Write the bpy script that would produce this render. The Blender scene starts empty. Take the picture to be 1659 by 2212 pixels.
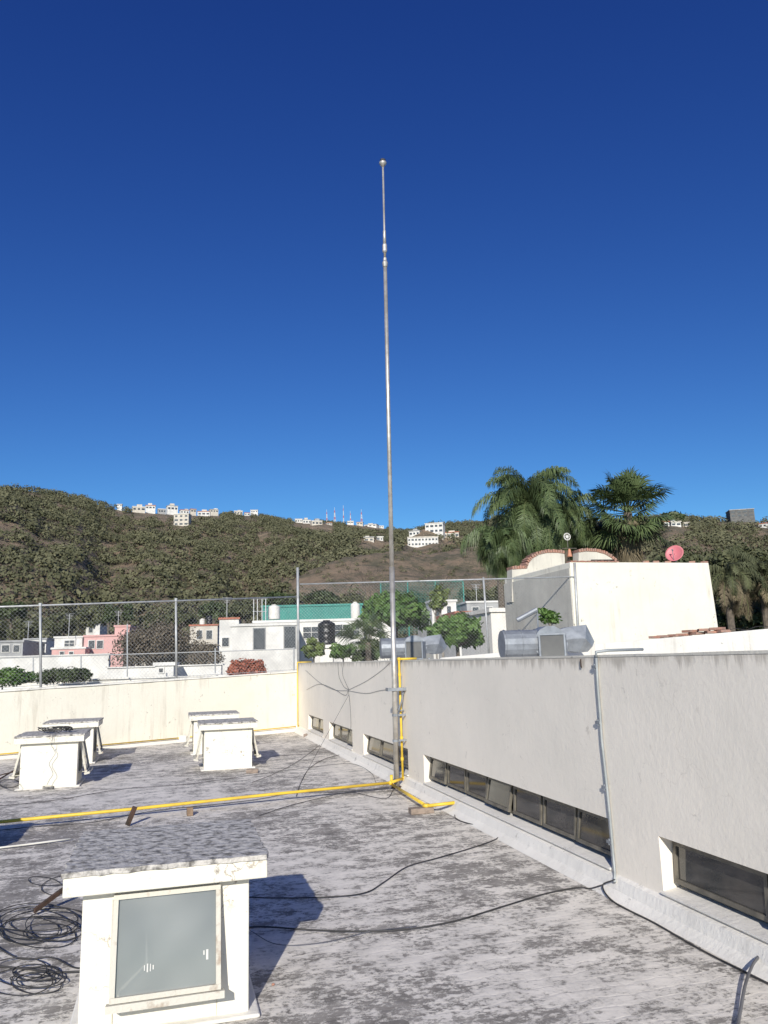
import bpy, bmesh, math, random
import numpy as np
from mathutils import Vector, Matrix
random.seed(3); rng=np.random.default_rng(3)
S=bpy.context.scene; COL=S.collection
V=Vector; PI=math.pi
# ---------------------------------------------------------------- camera
F=1660.; CX,CY=829.5,1106.
EYE=1.65
CL=V((0,0,EYE))
RM=Matrix.Rotation(math.radians(100.9),3,'X')@Matrix.Rotation(-0.03,3,'Z')
RMT=RM.transposed()
cd=bpy.data.cameras.new('camera'); cam=bpy.data.objects.new('camera',cd); COL.objects.link(cam)
cd.sensor_fit='HORIZONTAL'; cd.sensor_width=36; cd.lens=36*F/1659.; cd.clip_start=.05; cd.clip_end=6000
cam.location=CL; cam.rotation_euler=RM.to_euler(); S.camera=cam
def ray(px,py): return RM@V(((px-CX)/F,(CY-py)/F,-1))
def G(px,py,z=0.):
    v=ray(px,py); return CL+v*((z-EYE)/v.z)
def D(px,py,Y):
    v=ray(px,py); return CL+v*(Y/v.y)
def PH(px,py,o,n):
    v=ray(px,py); return CL+v*((o-CL).dot(n)/v.dot(n))
# ---------------------------------------------------------------- materials
def newmat(name):
    m=bpy.data.materials.new(name); m.use_nodes=True; nt=m.node_tree
    return m,nt,nt.nodes['Principled BSDF']
def nn(nt,t,ins=None,**kw):
    n=nt.nodes.new(t)
    for k,v in kw.items(): setattr(n,k,v)
    for k,v in (ins or {}).items():
        if isinstance(v,bpy.types.NodeSocket): nt.links.new(v,n.inputs[k])
        else: n.inputs[k].default_value=v
    return n
def c4(c): return (c[0],c[1],c[2],1)
def pos(nt): return nn(nt,'ShaderNodeNewGeometry').outputs['Position']
def noise(nt,vec,sc,det=6,ro=.6,dist=0): return nn(nt,'ShaderNodeTexNoise',{'Vector':vec,'Scale':sc,'Detail':det,'Roughness':ro,'Distortion':dist}).outputs['Fac']
def rampf(nt,fac,a,b):
    return nn(nt,'ShaderNodeMapRange',{'Value':fac,'From Min':a,'From Max':b}).outputs['Result']
def mixc(nt,fac,a,b,bt='MIX'):
    n=nt.nodes.new('ShaderNodeMix'); n.data_type='RGBA'; n.blend_type=bt
    for i,v in ((0,fac),(6,a),(7,b)):
        if isinstance(v,bpy.types.NodeSocket): nt.links.new(v,n.inputs[i])
        else: n.inputs[i].default_value=v if i==0 else c4(v)
    return n.outputs[2]
def mth(nt,op,a,b=0.):
    return nn(nt,'ShaderNodeMath',{0:a,1:b},operation=op).outputs[0]
def bumpit(nt,bs,h,strength,dist=.02):
    b=nn(nt,'ShaderNodeBump',{'Strength':strength,'Distance':dist,'Height':h}); nt.links.new(b.outputs['Normal'],bs.inputs['Normal'])
def M(name,c1,c2=None,sc=3,rough=.8,metal=0,bump=0,bsc=30,thr=(.38,.62),bd=.02,det=6):
    m,nt,bs=newmat(name); bs.inputs['Roughness'].default_value=rough; bs.inputs['Metallic'].default_value=metal
    p=pos(nt)
    if c2 is None: c2=tuple(x*.75 for x in c1)
    f=rampf(nt,noise(nt,p,sc,det),*thr)
    nt.links.new(mixc(nt,f,c1,c2),bs.inputs['Base Color'])
    if bump: bumpit(nt,bs,noise(nt,p,bsc,5),bump,bd)
    return m
def plaster(name,c1,c2,stain,amount=.5,bump=.5,topz=None,crack=0.,csc=1.1,streak=1.):
    """painted render with weathering: blotches, speckle, peeled spots, vertical streaks, dirt along the top edge"""
    m,nt,bs=newmat(name); bs.inputs['Roughness'].default_value=.9
    p=pos(nt)
    col=mixc(nt,rampf(nt,noise(nt,p,1.1,8,.65),.35,.68),c1,c2)
    st=nn(nt,'ShaderNodeMapping',{'Vector':p,'Scale':(7,7,.5)}).outputs[0]
    f=mth(nt,'MULTIPLY',rampf(nt,noise(nt,st,1.,6,.7),.52,.75),rampf(nt,noise(nt,p,.9,3),.4,.65))
    col=mixc(nt,mth(nt,'MULTIPLY',f,amount*streak),col,stain)
    f2=mth(nt,'MULTIPLY',rampf(nt,noise(nt,p,9,8,.75),.60,.66),rampf(nt,noise(nt,p,1.7,3),.48,.58))
    col=mixc(nt,mth(nt,'MULTIPLY',f2,amount*1.1),col,tuple(x*.6 for x in stain))
    if topz:
        z=nn(nt,'ShaderNodeSeparateXYZ',{0:p}).outputs[2]
        d=mth(nt,'MULTIPLY',mth(nt,'SUBTRACT',noise(nt,st,1.6,7,.75),.40),.45)
        e=mth(nt,'SUBTRACT',z,mth(nt,'SUBTRACT',topz,d))
        col=mixc(nt,mth(nt,'MULTIPLY',rampf(nt,e,-.02,.05),.6),col,tuple(x*.8 for x in stain))
    if crack:
        vv=nn(nt,'ShaderNodeVectorMath',{0:p,1:nn(nt,'ShaderNodeVectorMath',{0:nn(nt,'ShaderNodeTexNoise',{'Vector':p,'Scale':2.5*csc,'Detail':5.}).outputs['Color'],'Scale':.9/csc},operation='SCALE').outputs[0]},operation='ADD').outputs[0]
        vo=nn(nt,'ShaderNodeTexVoronoi',{'Vector':vv,'Scale':csc},feature='DISTANCE_TO_EDGE').outputs['Distance']
        cf=mth(nt,'MULTIPLY',rampf(nt,vo,.006*max(1,csc*.6),.002),rampf(nt,noise(nt,p,1.2*csc**.5,2),.5,.6))
        col=mixc(nt,mth(nt,'MULTIPLY',cf,crack),col,stain)
    nt.links.new(col,bs.inputs['Base Color'])
    h=mth(nt,'ADD',noise(nt,p,22,8,.7),mth(nt,'MULTIPLY',noise(nt,p,3.2,4),1.2))
    bumpit(nt,bs,h,bump,.02)
    return m
def leafmat(name,c1,c2,rough=.55,tr=.25):
    m,nt,bs=newmat(name); bs.inputs['Roughness'].default_value=rough
    a=nn(nt,'ShaderNodeAttribute',attribute_name='val').outputs['Fac']
    nt.links.new(mixc(nt,a,c1,c2),bs.inputs['Base Color'])
    bs.inputs['Specular IOR Level'].default_value=.3
    return m
def metalmat(name,c,rough=.35,metal=1.,c2=None):
    return M(name,c,c2,sc=8,rough=rough,metal=metal,bump=.05,bsc=20)
# wall-parallel axes
A=G(1327,1925); B=G(645,1580)
d1=(B-A).normalized(); d2=V((d1.y,-d1.x,0)); ANG=math.atan2(d2.y,d2.x)
SB=(B-A).length
def WF(s,t,z): return A+d1*s+d2*t+V((0,0,z))
def swz(px,py):
    p=PH(px,py,A,d2); return (p-A).dot(d1),p.z
ZT=float(np.mean([swz(*p)[1] for p in ((655,1432),(1288,1421),(1600,1419))]))

def deckmat():
    m,nt,bs=newmat('worn painted brick roof'); bs.inputs['Roughness'].default_value=.92
    p=pos(nt)
    mp=nn(nt,'ShaderNodeMapping',{'Vector':p,'Rotation':(0,0,-ANG)}).outputs[0]
    wob=nn(nt,'ShaderNodeTexNoise',{'Vector':p,'Scale':6.,'Detail':5.}).outputs['Color']
    wv=nn(nt,'ShaderNodeVectorMath',{0:wob,'Scale':.12},operation='SCALE').outputs[0]
    mpw=nn(nt,'ShaderNodeVectorMath',{0:mp,1:wv},operation='ADD').outputs[0]
    br=nn(nt,'ShaderNodeTexBrick',{'Vector':mpw,'Scale':1.,'Mortar Size':.012,'Mortar Smooth':.8,'Brick Width':.21,'Row Height':.105,'Color1':(0,0,0,1),'Color2':(1,1,1,1),'Mortar':(.5,.5,.5,1)})
    brand=nn(nt,'ShaderNodeSeparateColor',{'Color':br.outputs['Color']}).outputs[0]
    an=nn(nt,'ShaderNodeMapping',{'Vector':mp,'Scale':(1,1.4,1)}).outputs[0]
    big=noise(nt,p,.45,4,.6)
    med=noise(nt,an,4.2,8,.72)
    fin=noise(nt,an,20,7,.82)
    vis=rampf(nt,noise(nt,p,.8,3),.42,.62)      # joints show only here and there
    s=mth(nt,'ADD',mth(nt,'MULTIPLY',big,.85),mth(nt,'MULTIPLY',med,.85))
    s=mth(nt,'ADD',s,mth(nt,'MULTIPLY',fin,1.1))
    s=mth(nt,'ADD',s,mth(nt,'MULTIPLY',brand,.07))
    s=mth(nt,'SUBTRACT',s,mth(nt,'MULTIPLY',mth(nt,'MULTIPLY',br.outputs['Fac'],vis),.11))
    f=rampf(nt,s,1.42,1.50)
    f3=rampf(nt,mth(nt,'ADD',med,mth(nt,'MULTIPLY',fin,.5)),.66,.86)
    white=mixc(nt,rampf(nt,noise(nt,p,2.3,8,.7),.3,.7),(.88,.82,.73),(.68,.635,.57))
    white=mixc(nt,mth(nt,'MULTIPLY',f3,.6),white,(.42,.395,.36))
    dark=mixc(nt,rampf(nt,noise(nt,p,6,5),.35,.65),(.135,.122,.108),(.30,.275,.245))
    col=mixc(nt,mth(nt,'MULTIPLY',f,.88),white,dark)
    rust=rampf(nt,noise(nt,p,3.,9,.8),.66,.76)
    col=mixc(nt,mth(nt,'MULTIPLY',rust,.45),col,(.44,.30,.20))
    nt.links.new(col,bs.inputs['Base Color'])
    h=mth(nt,'ADD',mth(nt,'MULTIPLY',f,-.5),mth(nt,'MULTIPLY',noise(nt,p,45,6,.7),.5))
    h=mth(nt,'SUBTRACT',h,mth(nt,'MULTIPLY',br.outputs['Fac'],.25))
    bumpit(nt,bs,h,.45,.01)
    return m
MT={}
MT['deck']=deckmat()
MT['wall']=plaster('off white render',(.87,.80,.69),(.79,.73,.63),(.42,.37,.30),.32,.2,ZT,.2,streak=.4)
MT['cream']=plaster('cream painted render',(.80,.76,.645),(.73,.69,.58),(.42,.37,.29),.8,.35)
MT['cream2']=plaster('cream curb paint',(.80,.765,.66),(.72,.685,.58),(.34,.28,.22),.8,.3,None,.9,5.)
MT['white']=plaster('white parapet paint',(.82,.79,.72),(.70,.675,.61),(.32,.29,.24),.9,.4)
MT['greyw']=plaster('weathered and shaded grey render',(.60,.57,.49),(.47,.445,.385),(.22,.20,.17),.9,.4)  # weathered top edge and gable; also the shade tone of the house side
MT['cap']=M('lichened slab top',(.58,.55,.50),(.16,.15,.135),sc=19,rough=.95,bump=.8,bsc=25,thr=(.45,.62),det=10)
MT['ledge']=plaster('white fillet paint',(.82,.785,.72),(.70,.67,.61),(.35,.33,.30),.6,.4)
MT['steel']=metalmat('galvanised steel tube',(.60,.57,.52),.45,.6,(.44,.41,.36))
MT['galv']=metalmat('galvanised sheet',(.30,.32,.345),.5,.35,(.22,.235,.255))
MT['fence']=metalmat('fence galvanising',(.50,.51,.51),.55,.4,(.40,.40,.39))
MT['mesh']=metalmat('chain link wire',(.50,.51,.51),.6,.3,(.40,.40,.40))
MT['yellow']=M('yellow gas paint',(.78,.53,.05),(.56,.38,.06),sc=6,rough=.5,thr=(.45,.75))
MT['black']=M('black cable rubber',(.02,.02,.02),(.05,.047,.045),rough=.6)
MT['greycable']=M('grey hose rubber',(.16,.16,.17),(.10,.10,.11),rough=.6)
MT['conduit']=M('grey conduit',(.36,.38,.38),(.27,.29,.29),sc=6,rough=.55,metal=.2)
MT['bronze']=M('bronze aluminium',(.20,.18,.145),(.12,.11,.09),sc=9,rough=.5,metal=.3)
MT['rust']=M('rusty steel',(.09,.05,.035),(.04,.03,.02),sc=12,rough=.9,bump=.4)
MT['wood']=M('weathered wood',(.26,.18,.12),(.12,.08,.05),sc=14,rough=.9,bump=.4)
MT['brick']=M('muted clay brick',(.40,.20,.14),(.30,.20,.16),sc=9,rough=.9,bump=.5,bsc=40)
MT['oldbrick']=M('dirty brick',(.32,.25,.20),(.20,.16,.13),sc=12,rough=.95,bump=.6,bsc=40)
MT['sash']=M('cream rusty sash paint',(.58,.55,.47),(.28,.19,.12),sc=11,rough=.7,bump=.3,bsc=60,thr=(.57,.74))
def glass(name,c,c2,rough,sc=5,spec=.8,det=6,alpha=1.):
    m=M(name,c,c2,sc=sc,rough=rough,det=det); b=m.node_tree.nodes['Principled BSDF']; b.inputs['Specular IOR Level'].default_value=spec; b.inputs['Alpha'].default_value=alpha; return m
MT['glass']=glass('dark window glass',(.03,.032,.032),(.06,.055,.05),.08)
MT['dusty']=glass('dusty pane',(.36,.37,.35),(.26,.27,.26),.06,2.0,1.,2.,.62)
MT['pane']=glass('far dark pane',(.05,.055,.06),(.08,.085,.09),.2)
MT['tankb']=M('black plastic tank',(.012,.012,.014),(.02,.02,.02),rough=.4)
MT['tankw']=M('white plastic tank',(.72,.70,.64),(.6,.58,.52),rough=.6)
MT['bark']=M('tree bark',(.16,.13,.10),(.09,.075,.06),sc=10,rough=.95,bump=.5)
MT['palebark']=M('pale bark',(.34,.31,.27),(.22,.2,.17),sc=10,rough=.95)
MT['greenstalk']=M('green stalk',(.12,.14,.05),(.08,.10,.035),sc=10,rough=.8)
MT['red']=M('faded red dish paint',(.62,.17,.19),(.55,.20,.21),sc=6,rough=.5)
MT['bell']=M('terracotta bell',(.55,.25,.15),(.42,.19,.12),rough=.7)
MT['hwhite']=M('house white paint',(.74,.72,.67),(.56,.545,.51),sc=.9,rough=.9)
MT['hcream']=M('house cream paint',(.62,.57,.48),(.48,.44,.38),sc=.9,rough=.9)
MT['hgrey']=M('house grey paint',(.40,.40,.39),(.28,.28,.28),sc=.9,rough=.9)
MT['pink']=M('house pink paint',(.64,.38,.35),(.56,.33,.30),sc=.9,rough=.9)
MT['teal']=M('teal roof coating',(.06,.27,.22),(.05,.20,.17),sc=.9,rough=.8)
MT['tile']=M('red clay roof tiles',(.46,.17,.11),(.34,.14,.09),sc=4,rough=.9,bump=.6,bsc=12,bd=.08)
MT['dconc']=M('dark concrete',(.16,.16,.15),(.10,.10,.10),sc=1,rough=.9)
MT['mastred']=M('mast red paint',(.6,.16,.12),(.5,.12,.10),rough=.7)
MT['lf_hill']=leafmat('hillside leaves',(.068,.072,.036),(.150,.146,.082),.8)
MT['lf_town']=leafmat('olive leaves',(.040,.050,.022),(.125,.130,.065),.7)
MT['lf_dark']=leafmat('dark leaves',(.026,.042,.016),(.085,.11,.045))
MT['lf_green']=leafmat('bright green leaves',(.035,.085,.015),(.12,.20,.05))
MT['lf_yel']=leafmat('yellow green leaves',(.07,.11,.025),(.20,.24,.08))
MT['lf_palm']=leafmat('palm leaflets',(.042,.070,.026),(.145,.19,.08),.45)
MT['lf_dry']=leafmat('dry fronds',(.13,.105,.065),(.27,.22,.14),.8)
MT['lf_brown']=leafmat('dry twigs',(.075,.062,.045),(.18,.15,.11),.9)
MT['lf_red']=leafmat('bougainvillea bracts',(.24,.075,.05),(.44,.16,.10),.7)
# ---------------------------------------------------------------- mesh helpers
def rootloc(o):
    while o.parent: o=o.parent
    return o.location.copy()
def tag(o,label=None,cat=None,group=None,kind=None):
    if label: o['label']=label
    if cat: o['category']=cat
    if group: o['group']=group
    if kind: o['kind']=kind
    return o
def empty(name,loc,label,cat,group=None,rz=0):
    o=bpy.data.objects.new(name,None); COL.objects.link(o); o.location=loc; o.rotation_euler=(0,0,rz); o.empty_display_size=.1
    return tag(o,label,cat,group)
def link(name,me,mat,parent,verts_np=None):
    o=bpy.data.objects.new(name,me); COL.objects.link(o); me.materials.append(mat)
    n=len(me.vertices); co=np.empty(n*3,dtype=np.float32); me.vertices.foreach_get('co',co); co=co.reshape(-1,3)
    if parent is not None:
        org=np.array(rootloc(parent)); o.parent=parent
    else:
        mn,mx=co.min(0),co.max(0); org=np.array([(mn[0]+mx[0])/2,(mn[1]+mx[1])/2,mn[2]]); o.location=V([float(x) for x in org])
    co=(co-org).astype(np.float32); me.vertices.foreach_set('co',co.ravel()); me.update()
    return o
class MB:
    def __init__(s): s.v=[]; s.f=[]
    def box(s,o,ax,ay,az):
        o,ax,ay,az=V(o),V(ax),V(ay),V(az); k=len(s.v)
        s.v+=[o,o+ax,o+ax+ay,o+ay,o+az,o+ax+az,o+ax+ay+az,o+ay+az]
        s.f+=[(k,k+3,k+2,k+1),(k+4,k+5,k+6,k+7),(k,k+1,k+5,k+4),(k+1,k+2,k+6,k+5),(k+2,k+3,k+7,k+6),(k+3,k,k+4,k+7)]
        return s
    def cb(s,c,sx,sy,sz,rz=0):
        R=Matrix.Rotation(rz,3,'Z'); ax=R@V((sx,0,0)); ay=R@V((0,sy,0)); az=V((0,0,sz))
        return s.box(V(c)-(ax+ay+az)/2,ax,ay,az)
    def hexa(s,b,t):
        k=len(s.v); s.v+=[V(p) for p in b]+[V(p) for p in t]
        s.f+=[(k,k+3,k+2,k+1),(k+4,k+5,k+6,k+7),(k,k+1,k+5,k+4),(k+1,k+2,k+6,k+5),(k+2,k+3,k+7,k+6),(k+3,k,k+4,k+7)]; return s
    def prism(s,poly,ext):
        k=len(s.v); n=len(poly); ext=V(ext); s.v+=[V(p) for p in poly]+[V(p)+ext for p in poly]
        s.f+=[tuple(range(k,k+n)),tuple(range(k+2*n-1,k+n-1,-1))]
        for i in range(n): j=(i+1)%n; s.f.append((k+i,k+n+i,k+n+j,k+j))
        return s
    def tube(s,pts,r,n=8,caps=True):
        pts=[V(p) for p in pts]; m=len(pts)
        rs=r if isinstance(r,(list,tuple)) else [r]*m
        k0=len(s.v); t0=(pts[1]-pts[0]).normalized(); up=V((0,0,1)) if abs(t0.z)<.9 else V((1,0,0))
        u=t0.cross(up).normalized()
        for i,p in enumerate(pts):
            a=pts[max(i-1,0)]; b=pts[min(i+1,m-1)]; t=(b-a)
            t=t.normalized() if t.length>1e-9 else t0
            u=(u-t*u.dot(t)); u=u.normalized() if u.length>1e-6 else t.orthogonal().normalized()
            w=t.cross(u)
            for j in range(n):
                q=2*PI*j/n; s.v.append(p+(u*math.cos(q)+w*math.sin(q))*rs[i])
        for i in range(m-1):
            for j in range(n):
                a=k0+i*n+j; b=k0+i*n+(j+1)%n; s.f.append((a,b,b+n,a+n))
        if caps:
            s.f.append(tuple(range(k0+n-1,k0-1,-1))); s.f.append(tuple(range(k0+(m-1)*n,k0+m*n)))
        return s
    def build(s,name,mat,parent=None,smooth=False,bev=0):
        me=bpy.data.meshes.new(name); me.from_pydata([tuple(p) for p in s.v],[],s.f)
        bm=bmesh.new(); bm.from_mesh(me); bmesh.ops.recalc_face_normals(bm,faces=bm.faces); bm.to_mesh(me); bm.free()
        o=link(name,me,MT[mat] if isinstance(mat,str) else mat,parent)
        if smooth: me.polygons.foreach_set('use_smooth',[True]*len(me.polygons))
        if bev:
            b=o.modifiers.new('bevel','BEVEL'); b.width=bev; b.segments=2; b.limit_method='ANGLE'
        return o
def npmesh(name,co,quads,mat,parent=None,val=None):
    me=bpy.data.meshes.new(name); n=len(co); q=len(quads)
    me.vertices.add(n); me.vertices.foreach_set('co',np.asarray(co,dtype=np.float32).ravel())
    me.loops.add(q*4); me.loops.foreach_set('vertex_index',np.asarray(quads,dtype=np.int32).ravel())
    me.polygons.add(q); me.polygons.foreach_set('loop_start',np.arange(q,dtype=np.int32)*4)
    try: me.polygons.foreach_set('loop_total',np.full(q,4,dtype=np.int32))
    except Exception: pass
    me.update(calc_edges=True)
    if val is not None:
        a=me.attributes.new('val','FLOAT','FACE'); a.data.foreach_set('value',np.clip(val,0,1).astype(np.float32))
    return link(name,me,MT[mat],parent)
def leafquads(P,N,a,b):
    """rhombic leaves centred on P, facing N"""
    n=len(P); N=N/np.linalg.norm(N,axis=1,keepdims=True)
    r=rng.normal(size=(n,3)); u=np.cross(N,r); u/=np.linalg.norm(u,axis=1,keepdims=True)+1e-9; w=np.cross(N,u)
    a=np.broadcast_to(a,(n,))[:,None]; b=np.broadcast_to(b,(n,))[:,None]
    co=np.stack([P-u*a,P-w*b,P+u*a,P+w*b],1).reshape(-1,3)
    return co,np.arange(4*n).reshape(-1,4)
def crownpts(c,rad,ncl,nlf,clr=.36,low=-.5,shell=.45):
    """clumps spread in an ellipsoid -> leaf positions, normals, brightness"""
    c=np.array(c); rad=np.array(rad,dtype=float); Ps=[];Ns=[];Vs=[];CC=[]
    for i in range(ncl):
        while True:
            d=rng.normal(size=3); d/=np.linalg.norm(d)
            if d[2]>low: break
        k=rng.uniform(shell,1)**.6
        cc=c+d*rad*k*(1-clr*.6); cr=rad.mean()*clr*rng.uniform(.6,1.25)
        e=rng.normal(size=(nlf,3)); e/=np.linalg.norm(e,axis=1,keepdims=True)
        P=cc+e*cr*np.array([1.1,1.1,.8])*rng.uniform(.45,1.08,(nlf,1))
        Ps.append(P); Ns.append(e+rng.normal(size=(nlf,3))*.55+np.array([0,0,.25])); Vs.append(np.clip(rng.uniform(0,1)*.5+rng.uniform(0,.55,nlf),0,1)); CC.append(cc)
    return np.concatenate(Ps),np.concatenate(Ns),np.concatenate(Vs),CC
GZ=-7.
def pxrad(x0,x1,Y): return (D(x1,1200,Y)-D(x0,1200,Y)).length/2
def tree(name,label,cat,rect,Y,mat,ncl=22,nlf=90,leaf=.12,base=None,tr=.12,group=None,clr=.36,limbs=8,shell=.45,low=-.5,bark='bark',lim=1.):
    x0,y0,x1,y1=rect; c=D((x0+x1)/2,(y0+y1)/2,Y); rx=pxrad(x0,x1,Y); rz=rx*(y1-y0)/(x1-x0)
    bz=GZ if base is None else base
    root=empty(name,(c.x,c.y,bz),label,cat,group)
    P,N,vv,CC=crownpts(c,(rx,min(rx,rz*2.5),rz),ncl,nlf,clr,low,shell)
    co,q=leafquads(P,N,leaf*rng.uniform(.7,1.3,len(P)),leaf*.55)
    npmesh('crown',co,q,mat,root,vv)
    mb=MB(); top=c-V((0,0,rz*.35)); bot=V((c.x+.1,c.y,bz))
    mb.tube([bot,(bot+top)/2+V((.06,0,0)),top],[tr*1.3,tr,tr*.8],7)
    for cc in CC[:limbs]:
        e=V([float(t) for t in cc]); m=(top+e)/2+V((0,0,-.1*rz)); mb.tube([top-V((0,0,rz*.2)),m,e],[tr*.6*lim,tr*.35*lim,tr*.12*lim],5)
    mb.build('trunk',bark,root)
    return root
def spline(pts,n=8):
    pts=[V(p) for p in pts]; out=[]
    P=[pts[0]*2-pts[1]]+pts+[pts[-1]*2-pts[-2]]
    for i in range(1,len(P)-2):
        a,b,c,d=P[i-1],P[i],P[i+1],P[i+2]
        for k in range(n):
            t=k/n; out.append(.5*((2*b)+(c-a)*t+(2*a-5*b+4*c-d)*t*t+(3*b-a-3*c+d)*t**3))
    out.append(pts[-1]); return out
def wire(name,label,cat,pts,r,mat='black',group=None,n=8,sm=True,sides=6,parent=None):
    mb=MB(); mb.tube(spline(pts,n) if sm else pts,r,sides)
    o=mb.build(name,mat,parent,smooth=True)
    if parent is None: tag(o,label,cat,group)
    return o
def gw(pxs,z=.012): return [G(x,y,z) for x,y in pxs]
def copy_tree(o,parent=None):
    c=o.copy(); COL.objects.link(c)
    if parent is not None: c.parent=parent
    for ch in list(o.children): copy_tree(ch,c)
    return c
# ---------------------------------------------------------------- value noise / terrain
_lat=rng.random((256,256))
def vn(x,y):
    x=np.asarray(x,dtype=float)+1000.;y=np.asarray(y,dtype=float)+1000.
    i=np.floor(x).astype(int);j=np.floor(y).astype(int);fx=x-i;fy=y-j
    fx=fx*fx*(3-2*fx);fy=fy*fy*(3-2*fy); g=lambda a,b:_lat[a%256,b%256]
    return (g(i,j)*(1-fx)+g(i+1,j)*fx)*(1-fy)+(g(i,j+1)*(1-fx)+g(i+1,j+1)*fx)*fy
def fbm(x,y): return (vn(x,y)+.5*vn(2.1*x+7,2.1*y+3)+.25*vn(4.3*x+1,4.3*y+9))/1.75
SK=[(-900,1075),(-300,1052),(0,1054),(60,1060),(130,1068),(180,1078),(240,1098),(290,1106),(380,1112),(440,1114),(500,1114),(560,1118),(640,1128),(700,1130),(760,1133),(820,1140),(870,1147),(940,1147),(1000,1142),(1100,1134),(1200,1132),(1300,1130),(1430,1120),(1480,1122),(1540,1126),(1600,1126),(1659,1130),(2000,1120),(2600,1130)]
SR=[(-900,380),(0,400),(300,470),(600,600),(900,700),(1100,640),(1430,430),(1659,390),(2600,380)]
SBk=[(500,1420),(590,1300),(640,1245),(690,1222),(740,1203),(800,1195),(860,1188),(930,1196),(1010,1180),(1100,1172),(1250,1180),(1400,1230),(1520,1330),(1600,1420)]
def aztab(T):
    a=[];b=[]
    for x,y in T:
        v=ray(x,y); a.append(math.atan2(v.x,v.y)); b.append(v.z/math.hypot(v.x,v.y))
    return np.array(a),np.array(b)
ska,ske=aztab(SK); sba,sbe=aztab(SBk)
sra=aztab([(x,1430) for x,_ in SR])[0]; srr=np.array([r for _,r in SR],dtype=float)
def HA(az,r):
    R=np.interp(az,sra,srr); zr=EYE+R*np.interp(az,ska,ske); r0=112.
    t=np.clip((r-r0)/(R-r0),0,1); x=r*np.sin(az); y=r*np.cos(az)
    z=GZ+(zr-GZ)*t**.93
    env=np.sin(PI*t)
    z=z+env*((fbm(az*11,r/260)-.5)*26+(fbm(x/34,y/34)-.5)*9)*(R/500)
    return np.where(r>R,zr-(r-R)*.3,z)
def HBf(az,r):
    e=np.interp(az,sba,sbe); R=235+18*np.sin(az*9); zr=EYE+R*e; r0=118.
    t=np.clip((r-r0)/(R-r0),0,1); x=r*np.sin(az); y=r*np.cos(az)
    z=GZ+(zr-GZ)*t+np.sin(PI*t)*(fbm(x/22+5,y/22)-.5)*8
    return np.where(r>R,zr-(r-R)*.55,z)
def H(az,r): return np.maximum(np.maximum(HA(az,r),HBf(az,r)),GZ+.03)
def terrain():
    na,nr=420,170
    az=np.linspace(-.85,.85,na); rr=104*(900/104.)**np.linspace(0,1,nr)
    AZ,RR=np.meshgrid(az,rr); Z=H(AZ,RR); Z[0,:]=GZ-.5
    co=np.stack([RR*np.sin(AZ),RR*np.cos(AZ),Z],-1).reshape(-1,3)
    i=np.arange((nr-1)*na).reshape(nr-1,na)[:,:-1].ravel()
    q=np.stack([i,i+1,i+na+1,i+na],1)
    m,nt,bs=newmat('hillside soil and scrub'); bs.inputs['Roughness'].default_value=.95; MT['hill']=m
    p=pos(nt)
    soil=mixc(nt,rampf(nt,noise(nt,p,.12,9,.75),.35,.65),(.38,.28,.185),(.27,.195,.13))
    scrub=mixc(nt,rampf(nt,noise(nt,p,.9,6,.8),.35,.65),(.10,.095,.055),(.19,.165,.105))
    f=rampf(nt,noise(nt,p,.10,10,.88),.46,.55)
    nt.links.new(mixc(nt,f,soil,scrub),bs.inputs['Base Color'])
    bumpit(nt,bs,noise(nt,p,.5,8,.8),1.,1.5)
    o=npmesh('hills',co,q,'hill'); o.data.polygons.foreach_set('use_smooth',[True]*len(o.data.polygons))
    tag(o,'wooded brown green hillside behind the town','hill',kind='structure')
terrain()
def hitr(px,py):
    v=ray(px,py); az=math.atan2(v.x,v.y); te=v.z/math.hypot(v.x,v.y)
    R=float(np.interp(az,sra,srr)); r=np.linspace(125,R-4,700)
    h=H(np.full_like(r,az),r); ok=np.nonzero(h>EYE+te*r)[0]
    rr=float(r[ok[0]]) if len(ok) else R-6
    return az,rr,EYE+te*rr
# ground
gmb=MB(); gmb.v=[V((-3000,-200,GZ)),V((3000,-200,GZ)),V((3000,4000,GZ)),V((-3000,4000,GZ))]; gmb.f=[(0,1,2,3)]
MT['ground']=M('dusty ground',(.16,.13,.09),(.08,.08,.045),sc=.06,rough=.95)
tag(gmb.build('ground','ground'),'dusty ground below the rooftops','ground',kind='structure')
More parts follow.
